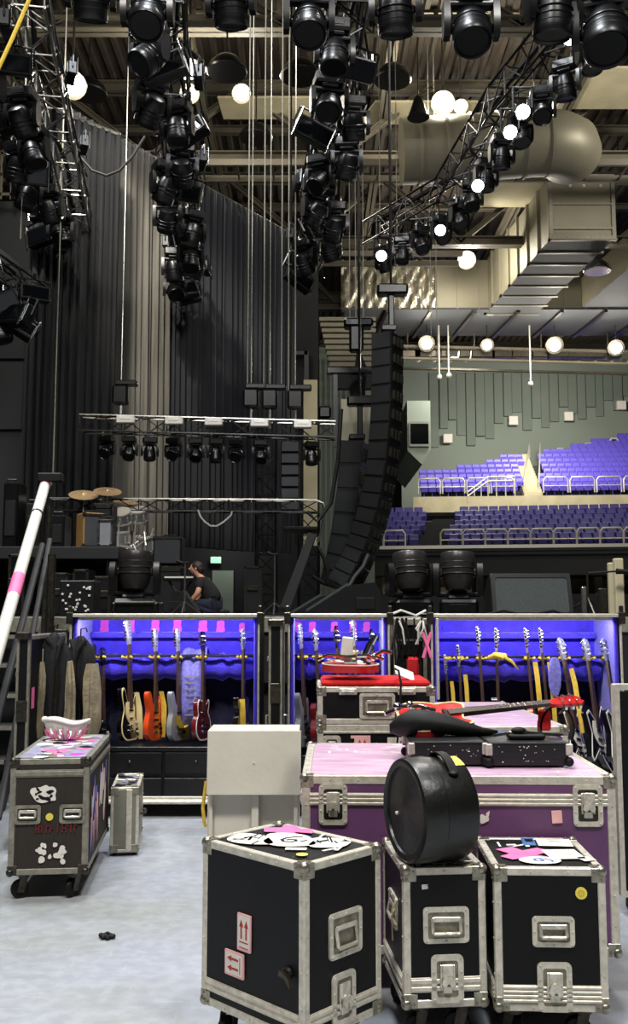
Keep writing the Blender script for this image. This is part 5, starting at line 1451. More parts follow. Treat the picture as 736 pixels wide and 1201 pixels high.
# ================================================================ trusses
def truss_parts(r, pts, s, m, step=.55, mb=None):
    m2 = 'truss' if m == 'truss_silver' and s < .4 else m
    """box truss along a polyline, local coordinates"""
    ch, br = MB(), MB(); h = s/2; thin = s < .4; cr = .018 if thin else .024; lowc = MB()
    for i in range(len(pts)-1):
        p, q = Vector(pts[i]), Vector(pts[i+1]); d = q-p; L_ = d.length; d.normalize()
        side = d.cross(Vector((0,0,1))).normalized(); up = side.cross(d)
        cs = [(-h,-h),(h,-h),(h,h),(-h,h)]
        for (u,w) in cs: (lowc if thin and w < 0 else ch).tube([p+side*u+up*w, q+side*u+up*w], cr, 5)
        n = max(1,int(L_/step))
        for k in range(n):
            t0, t1 = d*(L_*k/n), d*(L_*(k+1)/n)
            for e in range(4):
                (u0,w0),(u1,w1) = cs[e], cs[(e+1)%4]
                A0 = p+t0+side*u0+up*w0; B0 = p+t1+side*u1+up*w1
                A1 = p+t0+side*u1+up*w1; B1 = p+t1+side*u0+up*w0
                br.tube([A0,B0] if k%2 == 0 else [A1,B1], .014, 4)
                if k%2 == 0: br.tube([A0,A1], .014, 4)
    ch.build('chord', M[m], r); br.build('lattice', M[m2], r)
    if thin: lowc.build('chord', M['truss'], r)
def truss(label, pts, s, m, step=.55):
    r = thing('lighting_truss', label, 'truss', pts[0]); o = Vector(pts[0])
    truss_parts(r, [Vector(p)-o for p in pts], s, m, step); return r
# ---- moving heads
def make_head(label, loc, stand=False, m='fixture_grey'):
    sg = 1 if stand else -1
    r = thing('moving_head_light', label, 'stage light', loc)
    b = MB(); b.box((0,0,sg*.1),(.40,.32,.17),None,.03); b.box((0,-.162,sg*.1),(.2,.01,.07),None,.003); b.box((0,0,sg*.2),(.24,.24,.05),None,.02)
    if not stand: pass
    else:
        for x in (-.16,.16): b.box((x,0,.008),(.06,.28,.016))
    b.build('base', M['fixture'], r)
    if not stand:
        for x in (-.12,.12):
            k = MB(); k.tube([(x,-.05,.0),(x,-.05,.07),(x,-.02,.11),(x,.04,.1),(x,.05,.05)], .014, 5); k.cyl((x,0,-.02),(x,0,.05),.02,.02,6); k.build('hanging_clamp', M['truss_silver'], r)
    y = MB(); y.box((0,0,sg*.235),(.47,.12,.05),None,.015)
    for s in (-1,1): y.loft([[(s*.225-.03,-w,sg*z),(s*.225+.03,-w,sg*z),(s*.225+.03,w,sg*z),(s*.225-.03,w,sg*z)] for z,w in ((.22,.07),(.36,.085),(.50,.075),(.56,.045))])
    y.build('yoke', M['fixture'], r)
    h = MB()
    h.lathe([(0,.2),(.08,.198),(.125,.175),(.15,.12),(.165,.03),(.172,-.05),(.178,-.14),(.175,-.2),(.165,-.215),(.150,-.205),(.14,-.19),(0,-.19)], 22)
    h.box((0,0,0),(.39,.09,.09),None,.02)
    for k in range(3): h.lathe([(.168+.004,.02-.06*k),(.178,.015-.06*k),(.172+.004,.005-.06*k)], 22)
    hd = h.build('head', M[m], r, loc=(0,0,sg*.46))
    l = MB(); l.lathe([(0,-.186),(.10,-.188),(.139,-.178),(.139,-.172),(0,-.172)], 20); l.build('lens', M['lens'], hd)
    return r
def set_tilt(r, tx, tz=0, ty=0):
    for c in r.children:
        if c.name.split('.')[0] == 'head': c.rotation_euler = (math.radians(tx), math.radians(ty), 0)
    r.rotation_euler = (r.rotation_euler[0], r.rotation_euler[1], math.radians(tz))
big = make_head('black moving head light', (0,0,30))
# row overhead at the top of the picture
YT = 9.0
tops = [(105,-6,1.0,25,10),(172,14,1.05,-28,0),(270,2,1.0,20,-5),(362,24,1.02,-26,4),(464,10,1.05,15,-8),(553,30,1.12,-24,0),(650,12,1.15,10,12),(712,34,1.35,-22,-14)]
ZT = 8.35
front = truss('front lighting truss carrying the row of big moving heads', [(P(60,0,YT).x,YT,ZT+.28),(P(760,0,YT).x,YT,ZT+.28)], .4, 'truss')
dn = ['leftmost of the row at the top edge','facing down, second in the row at the top edge','third from the left in the row at the top edge','fourth from the left in the top row, front glass facing us','fifth from the left in the top row, beside the steep truss','sixth from the left in the top row, front glass facing us','seventh from the left in the top row, above the curving truss','largest and rightmost of the row at the top edge']
for k,(px,py,s,tx,tz) in enumerate(tops):
    pz = P(px,py,YT-.05); z = pz.z+.46*s*1.0
    o = big if k == 0 else dup(big, (0,0,0))
    o['label'] = 'big moving head light, '+dn[k]; o['group'] = 'row of big moving heads overhead'
    o.location = (pz.x, YT, z); o.scale = (s,s,s); set_tilt(o, tx, tz)
# strobe bars
def make_strobe(loc):
    r = thing('strobe_light','black strobe bar','stage light',loc)
    b = MB(); b.box((0,0,-.2),(.42,.14,.22),None,.015)
    for k in range(7): b.box((-.18+.06*k,.078,-.2),(.012,.02,.18))
    b.build('housing', M['fixture'], r)
    b = MB(); b.box((0,-.072,-.2),(.36,.008,.16),None,.002); b.build('front_glass', M['lens'], r)
    for x in (-.205,.205): b = MB(); b.cyl((x,-.08,-.36),(x,-.08,-.03),.011,.011,6); b.build('chrome_edge', M['chrome'], r)
    b = MB(); b.tube([(-.24,0,-.2),(-.24,0,-.02),(0,0,.0),(.24,0,-.02),(.24,0,-.2)], .014, 5); b.cyl((0,0,0),(0,0,.08),.025,.025,6); b.build('hanging_bracket', M['fixture'], r)
    return r
st0 = make_strobe((0,0,30)); st_used = [False]
def add_strobe(loc, rz, label, group, s=1):
    o = st0 if not st_used[0] else dup(st0,(0,0,0)); st_used[0] = True
    o.location = loc; o.rotation_euler = (0,0,rz); o.scale = (s,s,s); o['label'] = label; o['group'] = group; return o
ZH = 9.8
def rig(desc, p0, p1, s, m, n_lights, seed, bars=True, mh_side=0.0, lab=None, two=1):
    a, c = Vector(p0), Vector(p1); truss(lab, [a,c], s, m)
    d = (c-a); L_ = d.length; d.normalize(); side = d.cross(Vector((0,0,1))).normalized(); gg = random.Random(seed)
    rz = math.atan2(d.y,d.x); nb = [0]; nh = [0]
    for k in range(n_lights):
        t = L_*(k+.5)/n_lights
        if k%3 == 1 or k > n_lights-3:      # a boxy bar instead of a round head
            q = a+d*t+side*(mh_side+gg.uniform(-.25,.25))-Vector((0,0,s/2+.05)); nb[0] += 1
            o = add_strobe(q, rz+gg.uniform(-.9,.9)-PI/2, 'strobe bar, %s from the near end under the %s' % (nth(nb[0]), desc), 'strobe bars under the '+desc, gg.uniform(1.3,1.7))
            o.rotation_euler = (gg.uniform(-.5,.5), gg.uniform(-.5,.5), gg.uniform(-.7,.7)); continue
        p = a+d*t+side*(mh_side+(.2 if k%2 else -.2)*two+gg.uniform(-.06,.06))-Vector((0,0,s/2+.09))
        o = dup(big,(0,0,0)); sc = gg.uniform(1.0,1.14); o.location = p; o.scale = (sc,)*3
        nh[0] += 1; o['label'] = 'moving head light, %s from the near end under the %s' % (nth(nh[0]), desc); o['group'] = 'moving heads under the '+desc
        set_tilt(o, gg.uniform(-50,50), gg.uniform(-40,40), gg.uniform(-20,20))
        if bars and k%2 == 0:
            q = a+d*(t+.35)+side*(s/2+.17)*(1 if k%4 else -1)+Vector((0,0,.1))
            add_strobe(q, rz+gg.uniform(-.3,.3), 'strobe bar, %s from the near end beside the %s' % (nth(k//2+1), desc), 'strobe bars beside the '+desc, gg.uniform(.9,1.2))
    # loose cable loops
    lp = thing('cable_loops','loose black cable loops hanging from the '+desc,'cable',a)
    for k in range(int(L_*1.6)):
        t = L_*(k+.3)/int(L_*1.6); w = gg.choice((-1,1)); b = MB(); o_ = d*t+side*w*(s/2+.02)
        dp = gg.uniform(.15,.55); ln = gg.uniform(.3,.8)
        b.tube([o_+Vector((0,0,.1)), o_+d*ln*.25+side*w*.1-Vector((0,0,dp)), o_+d*ln*.6+side*w*.12-Vector((0,0,dp*.9)), o_+d*ln+Vector((0,0,.05))], .016, 5)
        b.build('cord_loop', M['black_lac'], lp)
    # cable loom along the truss
    r = thing('cable_loom','black cable bundle strapped along the '+desc,'cable',a)
    for w in (-.12,.1):
        b = MB(); pts = []
        for k in range(0,int(L_/.4)+1):
            t = min(L_,k*.4); pts.append(d*t+side*(w+.05*math.sin(k))+Vector((0,0,s/2+.05+.03*math.sin(k*1.7))))
        b.tube(pts, .045, 6); b.build('cord', M['rubber'], r)
rig('steep truss at upper left', PZ(34,-10,ZH), PZ(96,266,ZH), .41, 'truss_silver', 14, 1, lab='steep lattice truss running away at upper left', mh_side=-.5)
rig('truss left of centre', PZ(192,-20,ZH), PZ(223,330,ZH), .5, 'truss', 17, 2, lab='dark lattice truss running away left of centre', mh_side=-.05)
rig('truss right of centre', PZ(410,-20,ZH), PZ(360,308,ZH), .5, 'truss', 16, 3, lab='dark lattice truss running away right of centre', mh_side=.05)
pa, pb, pc, pd = PZ(700,-10,ZH), PZ(590,120,ZH), PZ(524,226,ZH), PZ(436,276,ZH)
truss('curving lattice truss with lit spots at upper right', [pa,pb,pc,pd], .5, 'truss', .5)
gg = random.Random(12)
segs = [(pa,pb,4),(pb,pc,4),(pc,pd,4)]; kk = 0
for (a,c,n) in segs:
    d = (c-a); side = d.normalized().cross(Vector((0,0,1)))
    for k in range(n):
        kk += 1; p = a+d*((k+.5)/n)+side*.1-Vector((0,0,.34)); o = dup(big,(0,0,0)); o.location = p; o.scale = (.85,)*3
        o['label'] = 'moving head light, %s from the near end under the curving truss' % nth(kk); o['group'] = 'moving heads under the curving truss'
        set_tilt(o, gg.uniform(-40,40), gg.uniform(-40,40))
r = thing('cable_loom','black cable bundle strapped along the curving truss','cable',pa)
b = MB(); b.tube([p-pa+Vector((.05,0,.3)) for p in (pa,pb,pc,pd)], .06, 6); b.build('cord', M['rubber'], r)
# lit spots on the curving truss
def spot(px, py, Y, k, rad):
    c = P(px,py,Y); r = thing('spot_light','lit white spot lamp, %s from the top along the curving truss' % nth(k),'stage light',c,0,'lit spots on the curving truss')
    to = (Vector((0,0,EYE))-c).normalized(); z = -to; x = Vector((0,0,1)).cross(z).normalized(); y = z.cross(x)
    X = Matrix(((x.x,y.x,z.x,0),(x.y,y.y,z.y,0),(x.z,y.z,z.z,0),(0,0,0,1)))
    b = MB(); b.lathe([(rad*1.15,-.02),(rad*1.2,.03),(rad*.9,.3),(rad*.5,.42),(0,.43)], 16, X); b.build('housing', M['fixture'], r)
    b = MB(); b.lathe([(0,-.05),(rad*.8,-.04),(rad,-.024),(rad,.0),(0,.0)], 16, X); b.build('lens', M['lit_cool'], r)
    b = MB(); b.tube([(-rad*1.4,0,0),(-rad*1.4,0,.35),(rad*1.4,0,.35),(rad*1.4,0,0)], .02, 5); b.build('hanging_yoke', M['fixture'], r)
    return c
def Yat(py): return PZ(500,py,ZH-.6).y
for k,(px,py,rr) in enumerate(((668,43,.095),(613,131,.095),(598,155,.095),(560,218,.095),(516,270,.095),(447,300,.1))):
    spot(px,py,Yat(py)*.9,k+1,rr)
# clusters at far left, mid height
rig('low truss at the left edge', P(-30,300,14.5), P(44,352,15.2), .4, 'truss', 5, 5, lab='short lattice truss at the left edge, mid height')
# ---- flown bar with ten lamps and white boxes
a, c = P(95,497,17.5), P(393,505,17.5)
tr = truss('slender flown truss with white boxes across the curtains', [a,c], .3, 'truss_silver', .4)
d = c-a
small = make_head('round lamp', (0,0,30), m='fixture'); first = True
for k,px in enumerate((126,152,176,204,230,253,278,306,365)):
    t = (px-95)/298; p = a+d*t-Vector((0,0,.22))
    o = small if first else dup(small,(0,0,0)); first = False
    o.location = p; o.scale = (.66,)*3; o['label'] = 'round moving lamp, %s from the left under the flown truss' % nth(k+1); o['group'] = 'lamps under the flown truss'
    set_tilt(o, -60+25*(k%3), 15*((k*7)%3-1))
for k,px in enumerate((150,206,252,305,355)):
    p = a+d*((px-95)/298)+Vector((0,-.22,.06)); r = thing('junction_box','white junction box, %s from the left on the flown truss' % nth(k+1),'box',p,0,'white boxes on the flown truss')
    b = MB(); b.box((0,0,0),(.33,.14,.15),None,.015); b.build('housing', M['white'], r)
    b = MB(); b.box((0,-.072,.02),(.2,.01,.05),None,.003); b.build('lid', M['paper'], r)
for k,(px,py) in enumerate(((141,472),(294,474),(316,470),(346,468))):
    p = a+d*((px-95)/298); zt = 0
    r = thing('chain_hoist','black chain hoist, %s from the left above the flown truss' % nth(k+1),'hoist',(p.x,p.y,p.z+.25),0,'hoists above the flown truss')
    b = MB(); b.box((0,0,.32),(.3,.24,.36),None,.04); b.box((.1,0,.55),(.42,.2,.1),None,.02); b.build('body', M['fixture'], r)
    b = MB(); b.cyl((0,0,-.25),(0,0,.15),.03,.03,6); b.build('hanging_chain', M['truss_silver'], r); b = MB(); b.cyl((0,0,.6),(0,0,20.8-r.location.z),.012,.012,6); b.build('hanging_hook', M['truss_silver'], r)
cable_lab = ['thin pale cable above the flown truss, %s from the left' % nth(i+1) for i in range(5)]+['thin pale cable left of the line array, %s from the left' % nth(i+1) for i in range(5)]+['thin pale cable before the far left curtain','thin pale cable before the charcoal screens at the left edge','thin pale cable before the sage wall near the booth','thin pale cable before the sage wall, right of its twin']
for k,(px,y0,y1,Y) in enumerate(((290,130,466,17.5),(309,150,464,17.5),(330,90,460,17.5),(338,110,470,17.5),(346,300,462,17.5),(410,140,372,24),(417,110,372,24),(426,120,372,24),(446,170,352,24),(466,150,352,24),(62,330,560,17),(24,208,280,16),(506,330,440,30),(513,340,440,30))):
    p0 = P(px,y1,Y); z1 = P(px,y0,Y).z
    r = thing('hoist_cable','thin pale hoist cable, %s of those hanging from the roof' % nth(k+1) if False else cable_lab[k],'cable',(p0.x,Y,p0.z),0,'thin cables hanging from the roof')
    b = MB(); b.cyl((0,0,0),(0,0,20.8-p0.z),.012,.012,5); b.build('hanging_wire', M['alu_dull'], r)
r = thing('rope','yellow rope slanting across the top left corner','rope',P(-12,102,9.5))
b = MB(); q = P(40,-14,9.5)-r.location; b.tube([(0,0,0),tuple(q*.5+Vector((0,0,-.02))),tuple(q)], .022, 7); b.build('hanging_rope', M['yellow_web'], r)
r = thing('swag_cable','black cable swagging between truss and curtain top','cable',P(108,200,17))
b = MB(); pts = [P(x,y,17)-r.location for x,y in ((92,182),(108,200),(125,206),(140,200),(155,184),(170,160))]; b.tube(pts, .026, 7); b.build('cord', M['rubber'], r)
# ---- floor truss (bright top chord)
a, c = P(60,592,18.5), P(372,594,18.5)
r = thing('lighting_truss','low silver-topped truss spanning behind the drum kit','truss',a)
truss_parts(r, [(0,0,0),tuple(c-a)], .24, 'truss_silver', .42)
b = MB(); q = c-a; b.tube([q+Vector((0,0,.11)),q+Vector((.12,0,.06)),q+Vector((.15,0,-.1)),q+Vector((.08,0,-.5)),q+Vector((.0,0,-.7))], .03, 6); b.build('end_bend', M['truss_silver'], r)
r = thing('cable','pale cable drooping under the low truss','cable',P(230,604,18.3))
b = MB(); b.tube([P(x,y,18.3)-r.location for x,y in ((232,598),(235,606),(240,612),(247,617),(254,617),(261,613),(267,608),(271,604),(272,600))], .018, 6); b.build('cord', M['white'], r)
# truss towers
for k,(px,top,lab) in enumerate(((312,512,'upright dark truss tower under the flown truss'),(362,604,'short upright truss leg at the right end of the low truss'))):
    p = P(px,705,19.2); z1 = P(px,top,19.2).z
    r = thing('truss_tower',lab,'truss',(p.x,19.2,ZS)); 
    ch, br = MB(), MB(); h = .2; H = z1-ZS
    for (u,w) in ((-h,-h),(h,-h),(h,h),(-h,h)): ch.cyl((u,w,0),(u,w,H),.03,.03,6)
    n = int(H/.4)
    for i in range(n):
        for e,(u0,w0,u1,w1) in enumerate(((-h,-h,h,-h),(h,-h,h,h),(h,h,-h,h),(-h,h,-h,-h))):
            br.tube([(u0,w0,H*i/n),(u1,w1,H*(i+1)/n)], .016, 4); br.tube([(u0,w0,H*i/n),(u1,w1,H*i/n)], .016, 4)
    ch.build('chord', M['truss'], r); br.build('lattice', M['truss'], r)
    b = MB(); b.box((0,0,.02),(.9,.9,.04),None,.01); b.build('base_plate', M['stage_black'], r)
# small speaker column behind the tower
p = P(340,600,21.5)
r = thing('speaker_column','slim dark speaker column hanging beside the pale pilaster','speaker',(p.x,21.5,P(0,602,21.5).z))
for k in range(6):
    b = MB(); b.box((0,0,.17+.27*k),(.42,.4,.25),None,.02); cb = b.build('cabinet', M['plastic'], r)
    b = MB(); b.box((0,-.205,.17+.27*k),(.38,.01,.2)); b.build('grille', M['grille'], cb)
b = MB(); b.cyl((0,0,1.7),(0,0,20.8-r.location.z),.02,.02,5); b.build('hang_cable', M['rubber'], r)
# ================================================================ main speaker hang
def line_array(label, pts, Y, w, dpt, ang, n, m='plastic'):
    """pts: pixel centre line top to bottom"""
    top = P(*pts[0], Y); r = thing('line_array_speaker', label, 'speaker', top); o = Vector(top)
    P3 = [P(x,y,Y)-o for x,y in pts]
    def at(t):
        f = t*(len(P3)-1); i = min(int(f),len(P3)-2); return P3[i].lerp(P3[i+1],f-i)
    for k in range(n):
        a, c = at(k/n), at((k+1)/n); d = (a-c); H = d.length*.985; d.normalize()
        tilt = math.atan2(d.x,d.z)
        X = TR(*((a+c)/2)) @ Matrix.Rotation(tilt,4,'Y') @ Matrix.Rotation(ang,4,'Z')
        b = MB(); b.loft([[(-w/2,-dpt/2,z),(w/2,-dpt/2,z),(w*.42,dpt/2,z),(-w*.42,dpt/2,z)] for z in (-H/2,H/2)],X=X)
        cb = b.build('cabinet', M[m], r, smooth=None)
        g = MB(); g.box((0,-dpt/2-.012,0),(w*.92,.02,H*.84),X,.004); g.build('grille', M['grille_black'], cb, smooth=None)
        for q in (-.3,.0,.3):
            s = MB(); s.box((w*.47,q*dpt*.8,0),(.09,.1,H*.5),X,.01); s.build('rigging_plate', M['dark_steel'], cb, smooth=None)
    b = MB(); b.box((0,0,.1),(w*.7,dpt*.9,.12),None,.02); b.box((w*.15,0,.5),(.12,.12,.7),None,.02); b.box((w*.2,0,.95),(.62,.3,.22),None,.04); b.cyl((w*.15,0,1),(w*.15,0,20.8-o.z),.03,.03,6)
    b.build('flying_frame', M['fixture'], r)
    return r
line_array('tall black line array speaker curving down beside the empty stands', [(455,394),(455,440),(454,490),(450,540),(443,585),(432,625),(419,658),(402,690)], 18.5, .44, .6, math.radians(-32), 16)
line_array('dark shorter speaker hang behind the tall line array', [(418,520),(414,570),(408,620),(400,660),(392,690)], 20.5, .5, .7, math.radians(-20), 7)
p = P(420,380,22); r = thing('chain_hoist','black chain hoist above the shorter speaker hang','hoist',p)
b = MB(); b.box((0,0,0),(.7,.4,.22),None,.05); b.box((-.05,0,-.35),(.34,.3,.7),None,.05); b.build('body', M['fixture'], r)
b = MB(); b.tube([(0,0,-.7),(.05,0,-1.1),(-.05,0,-1.6),(.03,0,-2.2),(0,0,-2.7)], [.05,.16,.2,.16,.1], 7); b.cyl((0,0,0),(0,0,20.8-p.z),.02,.02,5); b.build('hanging_bag', M['cloth_black'], r)
p = P(418,440,21.5); r = thing('rigging_frame','black rigging frame with pale plate above the shorter speaker hang','frame',p)
b = MB(); b.box((0,0,.1),(1.4,.2,.16),None,.02); b.box((-.5,0,-.8),(.1,.1,1.8)); b.box((.45,0,-.8),(.1,.1,1.8)); b.build('bar', M['fixture'], r)
b = MB(); b.box((.0,.1,-1.1),(.75,.05,1.1),None,.01); b.build('pale_plate', M['duct'], r)
b = MB(); b.box((-.75,0,-.9),(.3,.24,.3),None,.05); b.build('lamp', M['fixture'], r)
# cables dropping beside the hang
for k,(pp,lab) in enumerate((([(400,480),(396,540),(388,590),(372,612),(360,600)],'black cable curving from the speaker hang towards the stage'),([(408,690),(416,676),(426,664),(432,650)],'grey cable rising from the floor monitors to the line array'),([(372,640),(380,655),(384,670),(380,684),(366,676)],'loop of cable beside the slanting stand'))):
    r = thing('cable',lab,'cable',P(*pp[0],18)); b = MB(); b.tube([P(x,y,18)-r.location for x,y in pp], .04, 6); b.build('cord', M['rubber' if k != 1 else 'duct_dark'], r)
# ================================================================ things on stage
def box_thing(name, label, cat, px0, px1, py0, py1, Y, d, m, z0=None, ch=.02, group=None):
    a, c = P(px0,py1,Y), P(px1,py0,Y); zb = a.z if z0 is None else z0
    r = thing(name, label, cat, ((a.x+c.x)/2, Y+d/2, zb), 0, group)
    b = MB(); w = c.x-a.x; h = c.z-zb; b.box((0,0,h/2),(w,d,h),None,ch); b.build('body', M[m], r)
    return r, w, h
def amp(label, px0, px1, py0, py1, Y, d, front, side, cat='amplifier', name='guitar_amplifier', z0=None, rz=0):
    r, w, h = box_thing(name, label, cat, px0, px1, py0, py1, Y, d, side, z0)
    b = MB(); b.box((0,-d/2-.012,h*.46),(w*.9,.025,h*.84),None,.008); b.build('grille', M[front], r)
    b = MB(); b.box((0,-d/2-.016,h*.93),(w*.88,.03,h*.08),None,.004); b.build('control_panel', M['dark_steel'], r)
    b = MB(); b.tube([(-.12,0,h),(-.1,0,h+.04),(.1,0,h+.04),(.12,0,h)], .016, 6); b.build('handle', M['rubber'], r)
    for sx in (-1,1):
        for z in (.03,h-.03):
            k = MB(); k.box((sx*w*.47,-d/2,z),(.06,.05,.06),None,.012); k.build('corner_cap', M['dark_steel'], r)
    r.rotation_euler = (0,0,rz)
    return r, w, h
# riser platform
YR0 = 15.0; zr = P(100,641,YR0).z
sbox('riser_platform', -13, P(140,640,YR0).x, YR0, YR0+3.2, zr-.2, zr, 'stage_black', .01)
b = MB()
for x in (-9,-7.6,-6.4,-5.2,-4.4,P(134,640,YR0).x-.1):
    for y in (YR0+.1,YR0+3): b.box((x,y,(zr+ZS)/2-.1),(.07,.07,zr-ZS-.2))
struct(b.build('riser_legs', M['truss'], smooth=None))
sbox('riser_skirt', -13, P(150,640,YR0).x, YR0+2.4, YR0+2.5, ZS, zr-.2, 'black_wall')
amp('tan sided combo amplifier with dark grille on the riser', 89, 116, 601, 641, YR0+.2, .4, 'grille', 'tan', z0=zr, rz=.55)
amp('black speaker cabinet behind the tan amplifier on the riser', 110, 131, 590, 640, YR0+1.2, .5, 'grille_black', 'plastic', z0=zr)
amp('silver faced amplifier at the right end of the riser', 117, 131, 606, 650, YR0-.25, .35, 'duct_dark', 'plastic', z0=P(120,651,YR0-.25).z) if False else None
r, w, h = amp('silver faced amplifier leaning at the right edge of the riser', 116, 131, 609, 640, YR0+.05, .12, 'silver_lac', 'duct_dark', z0=zr)
amp('black amplifier stack left of the crouching person', 179, 213, 629, 662, 17.6, .5, 'grille', 'plastic', z0=P(0,662,17.6).z)
amp('black bass cabinet under the amplifier left of the crouching person', 176, 214, 664, 712, 17.55, .6, 'grille_black', 'plastic', z0=ZS)
for k,(px0,px1,py0,Y,m,lab) in enumerate(((2,22,566,17,'fixture','dark fixture standing on the riser at the left edge'),(28,48,590,16.5,'plastic','black case on the riser behind the handrail'),(58,76,604,16.5,'fixture_grey','dark grey box on the riser right of the handrail'))):
    r,w,h = box_thing('equipment_box',lab,'equipment',px0,px1,py0,640,Y,.5,m,zr)
    b = MB(); b.box((0,-.26,h*.5),(w*.7,.03,h*.5),None,.01); b.build('front_panel', M['grille_black'], r)
    b = MB(); b.tube([(-w*.3,-.2,h),(-w*.3,-.2,h+.06),(w*.3,-.2,h+.06),(w*.3,-.2,h)], .015, 5); b.build('handle', M['dark_steel'], r)
for k,(px0,px1,py0,Y,m,lab) in enumerate(((62,80,672,14.2,'plastic','black rack case under the riser at left'),(84,104,668,14.4,'fixture','black equipment trunk under the riser'),(108,130,676,14.3,'plastic','low black trunk under the right end of the riser'),(286,306,664,18,'cloth_black','dark covered stand right of the pale doorway'),(8,30,650,13.6,'fixture','black trunk behind the white handrail'))):
    r,w,h = box_thing('equipment_chest',lab,'trunk',px0,px1,py0,716,Y,.5,m,ZS)
    b = MB()
    for x in (-w/2+.02,w/2-.02): b.box((x,-.25,h/2),(.04,.02,h),None,.004)
    b.box((0,-.25,h-.02),(w,.02,.04),None,.004); b.build('edge_trim', M['dark_steel'], r)
    b = MB(); b.box((0,-.265,h*.55),(.2,.02,.1),None,.006); b.build('handle', M['dark_steel'], r)
r = thing('patch_panel','rack front with rows of white plugs under the riser','rack',P(90,700,13.4)); r.location.z = ZS
b = MB(); b.box((0,.2,.25),(.5,.4,.5),None,.01); b.build('body', M['plastic'], r)
gg = random.Random(4)
for k in range(26): b = MB(); b.box((gg.uniform(-.22,.22),-.012,gg.uniform(.05,.46)),(.03,.03,.03),None,.005); b.build('plug', M['white'], r)
# ---- drum kit
def stand(b, x, y, z0, z1, sp=.3):
    b.cyl((x,y,z0+.25),(x,y,z1),.014,.012,7)
    for k in range(3):
        a = 2*PI*k/3+.4; b.cyl((x,y,z0+.45),(x+sp*math.cos(a),y+sp*math.sin(a),z0+.01),.012,.012,5)
def cymbal(px, py, Y, R, label, tilt, zb):
    c = P(px,py,Y); r = thing('cymbal', label, 'cymbal', (c.x,Y,zb)); z = c.z-zb
    X = TR(0,0,z) @ rotm('X',tilt) @ rotm('Y',6)
    b = MB(); b.lathe([(R,-.012),(R,-.008),(R*.5,.008),(R*.2,.018),(R*.14,.045),(0,.052)], 32, X); b.lathe([(0,-.0),(R*.2,.01),(R*.5,.0),(R,-.013)], 32, X); b.build('plate', M['bronze'], r)
    b = MB(); stand(b,0,0,0,z+.06); b.build('stand', M['drum_chrome'], r)
zk = 2.1
sbox('drum_riser', P(128,0,19.2).x, P(190,0,19.2).x, 17.9, 20.6, ZS, zk, 'stage_black', .01)
cymbal(98,580,18.3,.29,'bronze cymbal at far left of the drum kit, tilted to us', 25, zr)
cymbal(126,576,18.1,.27,'bronze cymbal right of the far left one', 24, zr)
cymbal(148,588,18.6,.25,'smaller bronze cymbal above the chrome drum hardware', 18, zk)
def drum(px, py, Y, R, H, label, tx, m, zb=None, ty=0):
    c = P(px,py,Y); r = thing('drum', label, 'drum', c); X = rotm('Y',ty) @ rotm('X',tx)
    b = MB(); b.lathe([(R,-H/2),(R,H/2)], 28, X); b.build('shell', M[m], r)
    for s in (-1,1):
        b = MB(); b.lathe([(R*.5,s*H/2),(R*1.04,s*H/2-s*.0),(R*1.05,s*(H/2-.03)),(R,s*(H/2-.035))] if s < 0 else [(R,H/2-.035),(R*1.05,H/2-.03),(R*1.04,H/2),(R*.5,H/2)], 28, X); b.build('hoop', M['drum_chrome'], r)
    b = MB(); b.lathe([(0,H/2-.004),(R*.99,H/2-.004),(R*.99,H/2+.004),(0,H/2+.004)], 28, X); b.build('drum_head', M['white_paint'], r)
    for k in range(8):
        a = 2*PI*k/8; b = MB(); b.box((R*1.03*math.cos(a),R*1.03*math.sin(a),0),(.03,.03,H*.5),X,.006); b.build('lug', M['drum_chrome'], r)
    lg = MB(); 
    z = c.z-(zb if zb is not None else zk)
    for k in range(3):
        a = 2*PI*k/3+.3; lg.tube([(R*.7*math.cos(a),R*.7*math.sin(a),-H*.3),(R*1.0*math.cos(a),R*1.0*math.sin(a),-z+.01)], .013, 5)
    lg.build('leg', M['drum_chrome'], r)
drum(152,643,18.9,.30,.4,'large chrome trimmed drum standing low in the kit, facing us', 80, 'black_lac', ty=20)
drum(143,606,18.3,.18,.24,'small chrome drum, upper left of the kit', 35, 'silver_lac')
drum(162,604,18.5,.18,.24,'small chrome drum, upper right of the kit', 30, 'silver_lac')
drum(140,632,18.4,.2,.3,'white headed floor drum, left side of the kit', 12, 'silver_lac')
drum(172,640,18.6,.2,.34,'silver floor drum, right side of the kit', 10, 'silver_lac')
r = thing('drum_hardware','tangle of chrome drum stands and arms around the kit','stand',(P(155,640,18.4).x,18.4,zk))
b = MB(); gg = random.Random(21)
for k in range(13):
    x0, x1 = gg.uniform(-.3,.3), gg.uniform(-.45,.5); z0, z1 = gg.uniform(.2,.8), gg.uniform(.6,1.25); b.tube([(x0,gg.uniform(-.2,.2),z0),(x1,gg.uniform(-.3,.2),z1)], .018, 6)
for k in range(3): stand(b, -.3+.3*k, .05*k, 0, .8)
b.build('tube', M['drum_chrome'], r)
b = MB(); b.tube([(.26,0,.3),(.33,-.05,.15),(.36,-.05,-.1),(.3,-.05,-.25)], .05, 8); b.build('white_pad', M['white'], r)
